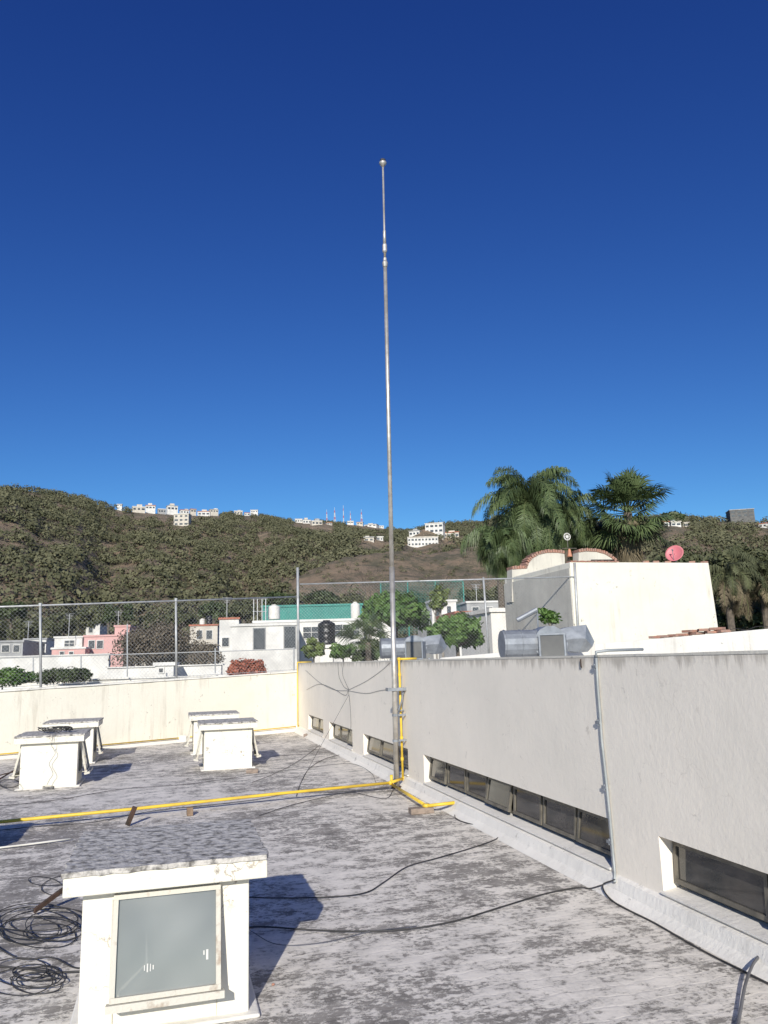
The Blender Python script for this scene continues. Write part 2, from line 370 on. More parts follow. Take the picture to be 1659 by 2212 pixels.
# ---------------------------------------------------------------- hill houses
ORD=['first','second','third','fourth','fifth','sixth','seventh','eighth','ninth','tenth','eleventh','twelfth','thirteenth','fourteenth','fifteenth','sixteenth']
clear=[]
def hillhouse(px,py,w,h,label,mat='hwhite',nw=3,group=None,storeys=1):
    az,r,z=hitr(px,py); W=w/1690*r; Hh=h/1690*r; x,y=r*math.sin(az),r*math.cos(az)
    clear.append((px-w/2-2,px+w/2+2,py-h,r))
    rz=-az+random.uniform(-.35,.35)
    root=empty('hill_house',(x,y,z),label,'house',group,rz)
    def bx(x0,x1,y0,y1,z0,z1): 
        m=MB(); m.box((x+x0,y+y0,z+z0),(x1-x0,0,0),(0,y1-y0,0),(0,0,z1-z0)); return m
    bx(-W/2,W/2,0,W*.7,-5,Hh).build('wall',mat,root)
    bx(-W/2-.2,W/2+.2,-.25,W*.7+.2,Hh,Hh+.35).build('roof',random.choice(['hwhite','hcream','hgrey','tile']),root)
    if w>17 and storeys==1:
        a=random.uniform(-.45,.05)*W; bx(a,a+W*.4,.8,W*.6,Hh+.36,Hh*random.uniform(1.3,1.6)+.3).build('upper_room',random.choice(['hwhite','hcream','hgrey']),root)
    for s in range(storeys):
        zc=Hh*(s+.5)/storeys; hh=Hh*.42/storeys
        for i in range(nw):
            xc=-W/2+W*(i+.5)/nw; ww=W/nw*random.uniform(.45,.75)
            bx(xc-ww/2,xc+ww/2,-.06,.3,zc-hh/2,zc+hh/2).build('window','pane',root)
L=[(258,1094,10,4,'hwhite'),(300,1104,26,9,'hcream'),(325,1100,20,8,'hwhite'),(350,1108,16,8,'hgrey'),(373,1103,22,10,'hwhite'),(399,1110,18,8,'hwhite'),(418,1107,12,7,'hcream'),(440,1114,26,9,'hwhite'),(463,1107,18,6,'hcream'),(515,1111,18,7,'hcream'),(534,1114,12,6,'hwhite'),(549,1108,16,6,'hwhite')]
for i,(a,b,w,h,m) in enumerate(L): hillhouse(a,b,w,h,'small flat-roofed house on the left ridge skyline, %s from the left'%ORD[i],m,2 if w<16 else 3,'houses along the left ridge')
hillhouse(391,1136,32,26,'tall cream block house standing lower than the left ridge houses','hcream',3,None,3)
L=[(645,1129,16,8,'hwhite'),(663,1131,18,8,'hwhite'),(685,1134,24,9,'hcream'),(712,1134,12,5,'hcream'),(757,1131,14,5,'hwhite'),(777,1134,14,6,'hcream'),(800,1138,28,5,'hwhite'),(824,1140,10,4,'hwhite')]
for i,(a,b,w,h,m) in enumerate(L): hillhouse(a,b,w,h,'tiny white house near the radio masts, %s from the left'%ORD[i],m,2 if w<16 else 3,'houses near the radio masts')
L=[(797,1170,22,9,'hcream','small cream house on the slope left of the mast, left one of a pair'),(821,1168,14,8,'hwhite','small white house on the slope left of the mast, right one of a pair')]
for a,b,w,h,m,l in L: hillhouse(a,b,w,h,l,m,2)
hillhouse(914,1180,68,20,'long white colonnaded building on the hill right of the mast','hwhite',9,None,2)
hillhouse(938,1152,40,22,'white stacked villa above the colonnaded hill building','hwhite',4,None,2)
hillhouse(895,1157,24,10,'small white villa at the left end above the colonnaded building','hwhite',3)
hillhouse(975,1162,34,12,'low white villa at the right end beside the colonnaded building','hcream',4)
hillhouse(1440,1137,12,9,'tiny white house on the right ridge, left one of three',nw=1)
hillhouse(1461,1137,20,9,'small white house on the right ridge, middle one of three',nw=2)
hillhouse(1482,1138,14,8,'small cream house on the right ridge, right one of three','hcream',1)
hillhouse(1604,1117,46,15,'modern dark glazed house with flat roofs on the right ridge','dconc',4,None,2)
hillhouse(1648,1140,16,8,'small white house at the right edge of the ridge','hwhite',2)
# radio masts
for i,(px,top,bot,w) in enumerate([(706,1101,1124,4),(723,1096,1124,6),(742,1091,1122,2),(757,1104,1124,3),(781,1100,1128,6)]):
    az,r,z=hitr(px,bot); x,y=r*math.sin(az),r*math.cos(az); hh=(bot-top)/1690*r+3; ww=w/1690*r/2
    root=empty('radio_mast',(x,y,z-3),'red and white lattice radio mast on the ridge, %s from the left'%ORD[i],'radio mast','radio masts on the ridge')
    legs=[V((x+ww*math.cos(a),y+ww*math.sin(a),z-3)) for a in (.3,2.4,4.5)]; tp=V((x,y,z-3+hh))
    for k in range(6):
        m=MB()
        for j in range(3):
            a=legs[j].lerp(tp,k/6*.85); b=legs[j].lerp(tp,(k+1)/6*.85); c=legs[(j+1)%3].lerp(tp,(k+1)/6*.85)
            m.tube([a,b],.13,4); m.tube([a,c],.08,4); m.tube([b,c],.08,4)
        m.build('lattice_section','mastred' if k%3==2 else 'hwhite',root)
    m=MB(); m.tube([tp-V((0,0,hh*.15)),tp+V((0,0,.5))],.12,4); m.build('tip','hwhite',root)
# ---------------------------------------------------------------- hillside woods (one mass)
def woods():
    n=36000
    az=rng.uniform(-.58,.58,n); r=np.sqrt(rng.uniform(116**2,715**2,n))
    R=np.interp(az,sra,srr); keep=r<R+8
    x=r*np.sin(az);y=r*np.cos(az)
    dens=fbm(x/20+11,y/20+4)
    onB=HBf(az,r)>HA(az,r)
    keep&=np.where(onB,(rng.random(n)<.32)&(fbm(x/12,y/12)>.40),dens>.25+.15*rng.random(n))
    keep&=~((onB==False)&(r>R*.9)&(rng.random(n)<.3))
    az,r,x,y=az[keep],r[keep],x[keep],y[keep]; onB=onB[keep]
    z=H(az,r); s=rng.uniform(1.1,2.9,len(r))*np.where(onB,.42,1)*np.where(r>480,.95,1)
    P=np.stack([x,y,z+s*1.2-EYE],1)@np.array(RMT).T; px=CX-F*P[:,0]/P[:,2]; py=CY+F*P[:,1]/P[:,2]
    ok=np.ones(len(x),bool)
    for a,b,t,rr in clear: ok&=~((px>a-3)&(px<b+3)&(r<rr+12)&(r>rr-90)&(py<t+22))
    ok&=~((px>1090)&(px<1400)&(py>1190))   # slope behind the palms and the gable house
    x,y,z,s=x[ok],y[ok],z[ok],s[ok]; n=len(x); k=44
    e=rng.normal(size=(n,k,3)); e/=np.linalg.norm(e,axis=2,keepdims=True); e[:,:,2]=np.abs(e[:,:,2])*1.1-.25
    ph=rng.uniform(0,6.28,(n,1)); lob=1+.22*np.sin(3*np.arctan2(e[:,:,1],e[:,:,0])+ph)
    C=np.stack([x,y,z+s*.5],1)[:,None,:]
    Q=C+e*(s[:,None]*lob*rng.uniform(.55,1.15,(n,k)))[:,:,None]*np.array([1,1,.85])
    N=e+rng.normal(size=e.shape)*.3+np.array([0,-.2,.25])
    sz=np.repeat(s*.165,k)*rng.uniform(.5,1.3,n*k)
    co,q=leafquads(Q.reshape(-1,3),N.reshape(-1,3),sz,sz*.85)
    val=np.repeat(rng.uniform(0,.85,n),k)+rng.uniform(-.08,.22,n*k)
    o=npmesh('hillside_woods',co,q,'lf_hill',None,val)
    tag(o,'dense dry green scrub woodland covering the hills','woodland',kind='stuff')
woods()
# ---------------------------------------------------------------- town
def house(name,label,rect,Y,dep,mat,wins=(),roof=None,ang=.16,group=None,fr='hwhite',cat='house',wname='window',rt=.14):
    x0,y0,x1,y1=rect; o=D(x0,y0,Y); u=V((math.cos(ang),math.sin(ang),0)); nrm=V((math.sin(ang),-math.cos(ang),0)); bk=-nrm
    p0=PH(x0,y0,o,nrm); p1=PH(x1,y0,o,nrm); W=(p1-p0).length; zt=(p0.z+p1.z)/2
    b=V((p0.x,p0.y,GZ))
    root=empty(name,b+u*W/2+bk*dep/2,label,cat,group)
    MB().box(b,u*W,bk*dep,(0,0,zt-GZ)).build('wall',mat,root)
    MB().box(V((b.x,b.y,zt))-u*.08-bk*.08,u*(W+.16),bk*(dep+.16),(0,0,rt)).build('roof',roof or mat,root)
    for w in wins:
        a=PH(w[0],w[1],o,nrm); c=PH(w[2],w[3],o,nrm); ww=(c-a).dot(u); hh=a.z-c.z
        q=a+nrm*.05; q.z=c.z
        f=MB().box(q-u*.05-V((0,0,.05)),u*(ww+.1),bk*.15,(0,0,hh+.1)).build(wname,fr,root)
        MB().box(q+nrm*.02,u*ww,bk*.1,(0,0,hh)).build('pane','pane',f)
        if ww>.7:
            m=MB(); nb=max(2,int(ww/.45))
            for i in range(1,nb): m.box(q+nrm*.035+u*(ww*i/nb-.015),u*.03,bk*.012,(0,0,hh))
            m.box(q+nrm*.037+V((0,0,hh*.5)),u*ww,bk*.012,(0,0,.03)); m.build('window_bars',fr,f)
    return root,o,u,nrm,zt
house('town_house','white long house with barred windows below the teal roof wall',(548,1343,785,1452),48,7,'hwhite',[(575,1357,584,1398),(655,1355,690,1378),(722,1350,776,1374)],ang=.1)
house('rooftop_wall','teal coated parapet building rising over the long white house',(566,1310,782,1340),53,4,'teal',roof='teal',ang=.1)
house('town_house','white flat-roofed house with two tall windows and pale tiled side',(500,1352,643,1456),42,6,'hwhite',[(548,1358,572,1402),(614,1354,638,1399)],ang=.12,fr='hgrey')
house('town_house','white small house with a dark gap left of the two-window house',(474,1338,516,1412),56,5,'hwhite',[(480,1378,494,1396)],roof='tile')
house('town_house','narrow cream house with red tiled edge beside the dry tree',(410,1352,470,1405),70,6,'hcream',[(425,1362,436,1380),(446,1362,458,1380)],roof='tile')
house('town_house','pink house with small white-framed windows on the left',(182,1375,268,1440),62,6,'pink',[(192,1384,204,1400),(210,1384,222,1400)])
house('town_house','taller pink stair block at the right end of the pink house',(248,1354,280,1430),64,3,'pink')
house('town_house','long low pale pink house left of the pink house',(112,1402,184,1440),60,6,'pink',[(130,1408,138,1416),(150,1408,158,1416)],roof='hwhite')
house('town_house','white upper room standing on the pale pink house',(118,1378,178,1402),63,4,'hwhite',[(140,1384,160,1396)])
house('town_house','grey house at the left edge behind the fence',(-60,1388,50,1430),58,6,'hgrey',[(5,1394,20,1408),(30,1394,42,1408)])
house('town_house','small grey white shed house between left edge and pink house',(52,1382,100,1425),66,5,'hwhite',[(62,1392,72,1402)],roof='hgrey')
house('boundary_wall','long white boundary wall behind the far left hedges',(-80,1418,235,1470),40,.3,'hwhite',cat='wall',ang=.05,rt=.05)
house('boundary_wall','white garden wall below the dry leafless tree',(232,1440,478,1475),34,.3,'hwhite',cat='wall',ang=.05,rt=.05)
house('town_house','tiny white house in the trees behind the hedge',(335,1438,375,1458),32,1.5,'hwhite',[(344,1444,352,1452)])
house('town_house','white house behind the leafy tree right of the mast',(932,1300,985,1400),52,5,'hwhite',[(940,1318,952,1336),(965,1310,974,1326)])
house('town_house','low house with red tiled roof beyond the right fence',(985,1338,1055,1400),46,5,'hwhite',[(1000,1345,1014,1360)],roof='tile',rt=.5)
house('town_house','pale blue house behind the red roofed one',(1008,1302,1078,1400),58,5,'hgrey',[(1020,1312,1034,1326),(1050,1312,1064,1326)],roof='hwhite')
house('town_house','white narrow house attached left of the bell gable',(1060,1322,1112,1410),27,3,'white',ang=ANG)
house('town_house','white house wall below the teal net posts',(800,1338,850,1400),55,5,'hwhite',[(812,1345,826,1358)])
house('town_house','far cream house among the trees above the pink stair block',(290,1352,322,1380),92,5,'hcream',[(298,1358,306,1368)])
house('town_house','far white house roof between the cypresses and the white upper room',(186,1350,216,1378),95,5,'hwhite',[(192,1356,200,1366)],roof='hgrey')
house('town_house','white low room at the right end of the teal wall by the mast',(784,1322,832,1350),62,5,'hwhite',[(795,1328,806,1338)])
def tank(name,label,px,y0,y1,w,Y,mat,ped=None,ribs=True):
    c=D(px,y1,Y); r=w/1690*Y/2; h=(y1-y0)/1690*Y
    root=empty(name,c,label,'water tank')
    pr=[];zs=[]
    n=14
    for i in range(n+1):
        t=i/n; zs.append(t*.86*h); pr.append(r*(1+(.035*math.sin(t*n*1.6) if ribs else 0)))
    m=MB(); m.tube([c+V((0,0,z)) for z in zs]+[c+V((0,0,.93*h)),c+V((0,0,.96*h))],pr+[r*.62,r*.4],20); m.build('tank_body',mat,root,smooth=True)
    m=MB(); m.tube([c+V((0,0,.955*h)),c+V((0,0,h))],r*.42,14); m.build('lid',mat,root)
    return c,r,root
c,r,troot=tank('water_tank','black ribbed plastic water tank on a white pillar',706,1340,1393,37,28,'tankb')
for k in range(5):  # small pale worn marking on the tank side
    m=MB(); a=-1.75+.11*k; zz=c.z+.47; q=V((c.x+(r*1.04)*math.cos(a),c.y+(r*1.04)*math.sin(a),zz+.02*math.sin(k*2.))); m.cb(q,.018,.008,.05 if k%2 else .03,a+PI/2); m.build('worn_marking','hgrey',troot)
m=MB(); m.box(c+V((-.22,-.22,-8)),(.44,0,0),(0,.44,0),(0,0,7.87)); m.box(c+V((-.36,-.3,-.12)),(.72,0,0),(0,.6,0),(0,0,.118)); o=m.build('pillar','white'); tag(o,'white masonry pillar carrying the black water tank','pillar')
tank('water_tank','white rounded water tank on the left of the teal wall',592,1306,1338,26,50,'tankw',ribs=False)
tank('water_tank','white water tank at the right end of the teal wall',768,1300,1340,20,50,'tankw',ribs=False)
tank('water_tank','small black water tank above the narrow cream house',452,1330,1352,13,72,'tankb')
tank('water_tank','small white water tank beside the black one on the cream house',437,1336,1352,12,72,'tankw')
# rooftop railing and aerials of the town
root=empty('roof_railing',D(557,1340,49),'thin grey railing at the left end of the teal wall','railing')
m=MB()
for px in (548,556,566,574): p=D(px,1345,49); m.tube([p,p+V((0,0,1.5))],.03,5)
for k in (0.7,1.5): m.tube([D(546,1345,49)+V((0,0,k)),D(576,1345,49)+V((0,0,k))],.025,5)
m.build('rails','fence',root)
for i,(px,py,Y,h) in enumerate([(148,1378,62,1.9),(60,1382,64,1.5),(490,1338,57,1.6),(1030,1302,59,1.4),(255,1354,65,1.3)]):
    p=D(px,py,Y); root=empty('roof_aerial',p,'thin television aerial on a town roof, %s from the left'%ORD[[1,0,3,4,2][i]],'aerial','television aerials on the town roofs')
    m=MB(); m.tube([p,p+V((0,0,h))],.025,5); m.build('pole','fence',root)
    m=MB()
    for k in range(4): m.tube([p+V((-.35+.05*k,0,h-.12*k)),p+V((.35-.05*k,0,h-.12*k))],.015,4)
    m.build('elements','fence',root)
# teal sports-court posts and net frame
root=empty('court_fence',D(930,1330,60),'tall teal frame with netting beyond the leafy tree','fence')
m=MB()
for px in (822,880,940,1000): p=D(px,1256,60); m.tube([V((p.x,p.y,GZ)),p],.06,6); m.build('post','teal',root); m=MB()
m.tube([D(822,1257,60),D(1000,1255,60)],.05,6); m.build('rail','teal',root)
m=MB()
for i in range(60):
    a=D(822+3*i,1257,60); m.tube([a,V((a.x,a.y,a.z-4))],.012,3,False)
for i in range(30):
    a=D(822,1257,60);b=D(1000,1255,60); dz=V((0,0,-.13*i)); m.tube([a+dz,b+dz],.012,3,False)
m.build('netting','teal',root)
# trees of the town
tree('dry_tree','wide round nearly leafless grey brown tree left of centre','tree',(236,1345,436,1465),38,'lf_brown',70,190,.07,tr=.14,limbs=44,bark='palebark',shell=.12,lim=.35)
tree('dry_tree','smaller nearly leafless tree right of the wide round dry tree','tree',(398,1385,482,1458),36,'lf_brown',26,130,.065,tr=.1,limbs=16,bark='palebark',shell=.15,lim=.5)
tree('broadleaf_tree','dark green large-leaved tree just right of the mast','tree',(774,1270,934,1374),25,'lf_green',38,85,.13,tr=.07,limbs=20,clr=.3)
tree('broadleaf_tree','pale yellow green slender tree with light branches near the white house','tree',(915,1258,985,1345),27,'lf_yel',16,34,.10,tr=.05,limbs=16,clr=.28,bark='palebark',shell=.2)
tree('broadleaf_tree','bright green bushy tree left of the right fence post','tree',(926,1325,1047,1415),23,'lf_green',30,100,.11,tr=.07,limbs=14,clr=.32)
tree('sapling','thin green sapling in front of the stained, shade-grey side wall','tree',(1162,1292,1212,1372),15.5,'lf_green',14,40,.05,base=1.0,tr=.02,limbs=8,bark='palebark',shell=.1)
for i,(r,Y,l) in enumerate([((228,1298,242,1352),85,'dark slim cypress, left one of the three behind the pink house'),((244,1305,256,1350),88,'dark slim cypress, middle one of the three behind the pink house'),((270,1296,284,1352),84,'dark slim cypress, tallest right one of the three behind the pink house')]):
    tree('cypress',l,'tree',r,Y,'lf_dark',14,60,.22,tr=.15,clr=.5,limbs=2,low=-1)
TT=[((20,1330,90,1395),80,'round dark tree behind the grey left house'),((95,1318,165,1380),92,'dark tree above the white upper room'),((165,1310,232,1368),96,'dark broad tree left of the cypresses'),((285,1318,360,1385),88,'dark broad tree right of the cypresses'),((350,1312,430,1370),98,'dark tree above the wide dry tree'),((425,1300,500,1345),105,'dark tree left of the white rooms'),((495,1290,560,1345),100,'dark tree behind the two-window house'),((560,1280,650,1318),108,'dark wide tree rising behind the teal wall'),((650,1275,740,1318),110,'dark wide tree left of the mast behind the teal wall'),((730,1285,800,1330),90,'dark green tree behind the right end of the teal wall'),((850,1268,935,1320),95,'dark tree behind the court netting'),((980,1270,1060,1315),95,'dark tree behind the pale blue house'),((-60,1335,20,1400),84,'dark tree at the left edge of the town'),((-10,1300,60,1345),105,'dark tree at the foot of the left slope'),((1050,1260,1120,1320),80,'dark tree left of the bell gable')]
for r,Y,l in TT: tree('town_tree',l,'tree',r,Y,'lf_dark' if Y>100 else 'lf_town',24,85,.22*Y/90,tr=.2,clr=.36,group='dark trees behind the town')
tree('hedge_shrub','clipped bright green hedge at the left edge behind the parapet','hedge',(-60,1444,72,1486),24,'lf_green',50,110,.05,tr=.03,clr=.3,limbs=3)
tree('hedge_shrub','long dark green hedge right of the bright hedge','hedge',(76,1442,202,1480),27,'lf_dark',54,110,.05,tr=.03,clr=.28,limbs=3)
tree('bougainvillea','rusty red flowering bougainvillea behind the parapet','shrub',(480,1427,578,1466),23,'lf_red',40,100,.045,tr=.03,clr=.3,limbs=3)
tree('garden_shrub','yellow green shrub below the black water tank','shrub',(655,1376,700,1432),24,'lf_yel',18,60,.07,tr=.03,clr=.34,limbs=5)
tree('garden_shrub','green shrub beyond the wall right of the black tank','shrub',(712,1385,770,1435),26,'lf_green',18,60,.08,tr=.03,clr=.34,limbs=5)
tree('garden_shrub','dark shrub filling the corner behind the mast and wall top','shrub',(760,1380,842,1440),24,'lf_dark',26,80,.07,tr=.03,clr=.34,limbs=5)
def bare(px,py,Y,top,label):
    c=D(px,py,Y); root=empty('bare_tree',(c.x,c.y,GZ),label,'tree'); m=MB()
    hgt=(py-top)/1690*Y
    m.tube([V((c.x,c.y,GZ)),c],[.08,.04],6); m.build('trunk','palebark',root); m=MB()
    def br(p,d,l,r,k):
        q=p+d*l*.5+V((random.uniform(-.05,.05),0,.03)); e=p+d*l
        m.tube([p,q,e],[r,r*.8,r*.55],4,False)
        if k:
            for i in range(3):
                dd=(d+V((random.uniform(-.75,.75),random.uniform(-.6,.6),random.uniform(-.1,.5)))).normalized(); br(p+(e-p)*random.uniform(.55,1),dd,l*random.uniform(.55,.8),r*.55,k-1)
    for i in range(4): br(c,V((random.uniform(-.5,.5),random.uniform(-.4,.4),1)).normalized(),hgt*.42,.016,3)
    m.build('branches','bark',root)
bare(800,1330,29,1190,'bare thin branched tree left of the mast')
bare(940,1330,33,1205,'bare thin tree right of the mast behind the leafy tree')
# palms
def frond_pts(c,az,el,Ln,droop,n=16):
    p=V(c); out=[p.copy()]; a=el
    for i in range(n):
        a-=droop/n*(.55+1.0*i/n); st=Ln/n
        p=p+V((math.cos(az)*math.cos(a),math.sin(az)*math.cos(a),math.sin(a)))*st; out.append(p.copy())
    return out
def feather_palm(label,px,py,Y,Ln,nfr,mat,trunk,name='feather_palm',leaf=.55,seg=14,wid=.015,els=(-.5,1.35),dr=1.9,hang=1.0,dry=0,per=8):
    c=D(px,py,Y); root=empty(name,(c.x,c.y,GZ),label,'palm tree')
    m=MB(); n=14
    m.tube([V((c.x+.12*math.sin(i*.4),c.y,GZ+(c.z-GZ)*i/n)) for i in range(n+1)],[trunk*(1.15-.25*i/n)*(1+.04*(i%2)) for i in range(n+1)],10); m.build('trunk','bark',root)
    R=MB(); co=[];vals=[]; dco=[];dval=[]
    for f in range(nfr):
        az=f*2.399+random.uniform(-.35,.35); u=(f+.5)/nfr; el=els[1]+(els[0]-els[1])*u+random.uniform(-.2,.2)
        pts=frond_pts(c,az,el,Ln*random.uniform(.72,1.15)*(1 if u>.12 else .85),dr*random.uniform(.55,1.25),seg)
        R.tube(pts,[.026*(1-.8*i/seg) for i in range(seg+1)],4,False)
        side=V((-math.sin(az),math.cos(az),0)); bv=random.uniform(0,.5)
        isdry=random.random()<dry and u>.55
        for i in range(1,seg):
            for k in range(per):
                p=pts[i].lerp(pts[i+1],k/per); t=(pts[i+1]-pts[i]).normalized(); ll=leaf*math.sin(PI*min(.97,.12+.85*(i+k/per)/seg))**.6*random.uniform(.65,1.2)
                for s in (-1,1):
                    dd=(side*s*random.uniform(.35,1.)+t*.6+V((0,0,random.uniform(-.3,.45)))).normalized()
                    q=p+dd*ll*.42; e=q+(dd*.4+V((0,0,-hang*random.uniform(.5,1.2)))).normalized()*ll*.62
                    w=t*wid
                    arr=dco if isdry else co
                    arr+= [p-w*.6,p+w*.6,q+w,q-w, q-w,q+w,e+w*.15,e-w*.15]
                    (dval if isdry else vals).extend([bv+random.uniform(0,.5)]*2)
    R.build('frond_stalks','greenstalk',root)
    npmesh('fronds',np.array([tuple(p) for p in co]),np.arange(len(co)).reshape(-1,4),mat,root,np.array(vals))
    if dco: npmesh('dead_fronds',np.array([tuple(p) for p in dco]),np.arange(len(dco)).reshape(-1,4),'lf_dry',root,np.array(dval))
    return root
feather_palm('tall drooping feather palm left above the bell gable',1143,1088,29,2.75,60,'lf_palm',.16,leaf=.7,els=(-1.0,1.5),dr=2.6)
feather_palm('second drooping feather palm leaning right toward the fan palm',1222,1110,31,2.1,30,'lf_palm',.15,leaf=.65,els=(-.8,1.3),dr=2.4)
feather_palm('low drooping feather palm hanging left of the bell gable',1082,1160,27.5,1.5,34,'lf_palm',.12,leaf=.8,els=(-1.2,.9),dr=2.4,hang=1.3)
feather_palm('feather palm filling the gap behind the bell gable and fan palm',1285,1150,33,1.9,32,'lf_palm',.14,leaf=.65,els=(-.9,1.0),dr=2.3)
feather_palm('dark feather palm low behind the centre of the bell gable',1180,1170,32,1.9,28,'lf_palm',.13,leaf=.75,els=(-1.0,.9),dr=2.2,hang=1.3)
feather_palm('olive drooping palm at the right edge, left one of two',1575,1240,24,1.45,28,'lf_town',.12,leaf=.42,wid=.012,els=(-.9,1.1),dr=2.3,dry=.8)
feather_palm('olive drooping palm at the right edge, right one of two',1650,1232,25,1.5,30,'lf_town',.12,leaf=.42,wid=.012,els=(-.9,1.2),dr=2.3,dry=.8)
tree('garden_tree','dark green tree below the right edge palms','tree',(1535,1265,1690,1410),27,'lf_dark',40,80,.11,tr=.1,clr=.33)
tree('garden_tree','broad green tree on the slope behind the right edge palms','tree',(1500,1180,1690,1290),45,'lf_town',40,95,.15,tr=.12,clr=.33)
tree('garden_tree','dark tree on the slope right of the fan palm','tree',(1400,1185,1520,1260),50,'lf_town',28,95,.16,tr=.12,clr=.33)
tree('garden_tree','small dark tree on the right ridge above the fan palm skirt','tree',(1425,1105,1480,1135),300,'lf_dark',14,60,.9,tr=.3,clr=.4,base=40)
def fan_palm(label,px,py,Y,nf,sc=1.,dead=True):
    c=D(px,py,Y); root=empty('fan_palm',(c.x,c.y,GZ),label,'palm tree')
    MB().tube([V((c.x,c.y,GZ)),c],[.2*sc,.15*sc],10).build('trunk','bark',root)
    st=MB(); sets={'lf_palm':([],[]),'lf_dry':([],[])}
    for f in range(nf):
        u=(f+.5)/nf; az=f*2.399+random.uniform(-.4,.4); gu=.74 if dead else 1.1; el=1.5-(2.85 if dead else 1.9)*u+random.uniform(-.2,.2); key='lf_palm' if u<gu else 'lf_dry'
        low=0
        if key=='lf_dry': low=random.uniform(0,1.5)*sc
        elif dead and u>.45: low=random.uniform(0,.55)
        d=V((math.cos(az)*math.cos(el),math.sin(az)*math.cos(el),math.sin(el))); pl=random.uniform(.45,1.15)*(1 if u<gu else .5)*sc
        c2=c-V((0,0,low)); h=c2+d*pl; st.tube([c2,c2+d*pl*.5,h],[.018*sc,.014*sc,.01*sc],4,False)
        s=d.cross(V((0,0,1))); s=s.normalized() if s.length>.1 else V((1,0,0)); s=(s+V((random.uniform(-.5,.5),random.uniform(-.5,.5),random.uniform(-.5,.5)))).normalized()
        up=s.cross(d); bv=random.uniform(0,.5)
        if key=='lf_dry': d=(d*.6+V((0,0,-1.2))).normalized()
        for k in range(24):
            a=(k/23-.5)*2.7; l=random.uniform(.58,.9)*(1-.12*abs(a))*sc; dd=(d*math.cos(a)+s*math.sin(a)+up*.12*(k%2)).normalized(); w=(s*math.cos(a)-d*math.sin(a)).normalized()*.025*sc
            if key=='lf_dry': dd=(dd+V((0,0,-.8))).normalized()
            q=h+dd*l*.6; e=h+dd*l+V((0,0,-.2*sc))
            sets[key][0].extend([h-w*.2,h+w*.2,q+w,q-w,q-w,q+w,e+w*.1,e-w*.1]); sets[key][1].extend([bv+random.uniform(0,.4)]*2)
    st.build('frond_stalks','greenstalk',root)
    for k,nm in (('lf_palm','fronds'),('lf_dry','dead_fronds')):
        co,vv=sets[k]
        if co: npmesh(nm,np.array([tuple(p) for p in co]),np.arange(len(co)).reshape(-1,4),k,root,np.array(vv))
fan_palm('fan palm with stiff green fronds and brown dead skirt right of the feather palms',1356,1108,30,115,1.12)
fan_palm('small green fan palm behind the wall left of the mast',795,1388,21,26,.55,False)
# ---------------------------------------------------------------- our roof
FL=G(0,1640); FR=G(643,1579); fdir=(FR-FL); FE=FL-fdir*.7
zL=PH(0,1495,FL,V((fdir.y,-fdir.x,0)).normalized()).z; zR=PH(650,1452,FL,V((fdir.y,-fdir.x,0)).normalized()).z
fn=V((-fdir.y,fdir.x,0)).normalized()
SN=-9.
near=WF(SN,0,0); nearL=WF(SN,-14,0)
poly=[near+d2*.05,B+d2*.05,FR+fn*.05,FE+fn*.05,V((FE.x-1,nearL.y,0)),nearL]
m=MB(); m.prism([V((p.x,p.y,0)) for p in poly],(0,0,GZ)); o=m.build('roof_deck','deck'); tag(o,'flat brick roof with worn white paint','roof',kind='structure')
# far cream parapet
root=empty('parapet_wall',(FL+FR)/2,'cream painted low parapet wall at the far side of the roof','wall')
zE=zL-(zR-zL)*.7; T=fn*.2
FR2=FR+fdir.normalized()*.02
m=MB(); m.hexa([FE,FR2,FR2+T,FE+T],[FE+V((0,0,zE)),FR2+V((0,0,zR)),FR2+T+V((0,0,zR)),FE+T+V((0,0,zE))]); m.build('wall','cream',root,bev=.02)
m=MB(); nseg=60; o_=-fn*.012
for i in range(nseg):
    a=FE.lerp(FR2,i/nseg); b=FE.lerp(FR2,(i+1)/nseg); za=zE+(zR-zE)*i/nseg; zb_=zE+(zR-zE)*(i+1)/nseg
    ha=.028+.022*float(vn(i*.6,8)); hb=.028+.022*float(vn((i+1)*.6,8)); ea=.02*float(vn(i*.9,5)); eb=.02*float(vn((i+1)*.9,5))
    m.hexa([a+o_-fn*ea+V((0,0,za+.003)),b+o_-fn*eb+V((0,0,zb_+.003)),b+T-o_+V((0,0,zb_+.003)),a+T-o_+V((0,0,za+.003))],[a+o_-fn*ea+V((0,0,za+ha)),b+o_-fn*eb+V((0,0,zb_+hb)),b+T-o_+V((0,0,zb_+hb)),a+T-o_+V((0,0,za+ha))])
m.build('coping','white',root)
m=MB(); m.prism([FE+V((0,0,.001)),FE-fn*.12+V((0,0,.001)),FE+V((0,0,.1))],FR-FE); m.build('fillet','ledge',root)
# right wall with windows
ops=[]
s1,za=swz(1422,1802); ops.append((s1-2.6,s1,3))
sr,_=swz(1313,1762); sl,zb=swz(915,1635); ops.append((sr,sl,7))
sr,_=swz(881,1620); sl,zc=swz(785,1592); ops.append((sr,sl,3))
sr,_=swz(761,1580); sl,zd=swz(711,1562); ops.append((sr,sl,3))
sr,_=swz(698,1557); sl,ze=swz(666,1548); ops.append((sr,sl,2))
Z1=float(np.mean([za,zb,swz(1312,1762)[1]])); Z0=float(np.mean([swz(1320,1868)[1],swz(1432,1925)[1],swz(918,1697)[1]]))
root=empty('building_wall',WF(3,0,0),'long pale rendered wall with a row of low windows along the right','wall')
TH=.20
m=MB()
def wb(s0,s1,z0,z1,t0=0,t1=TH): m.box(WF(s0,t0,z0),d1*(s1-s0),d2*(t1-t0),(0,0,z1-z0))
SE=SB+.12
wb(SN,SE,GZ,Z0); wb(SN,SE,Z1,ZT)
cur=SN
for a,b,n in sorted(ops):
    wb(cur,a,Z0,Z1); cur=b
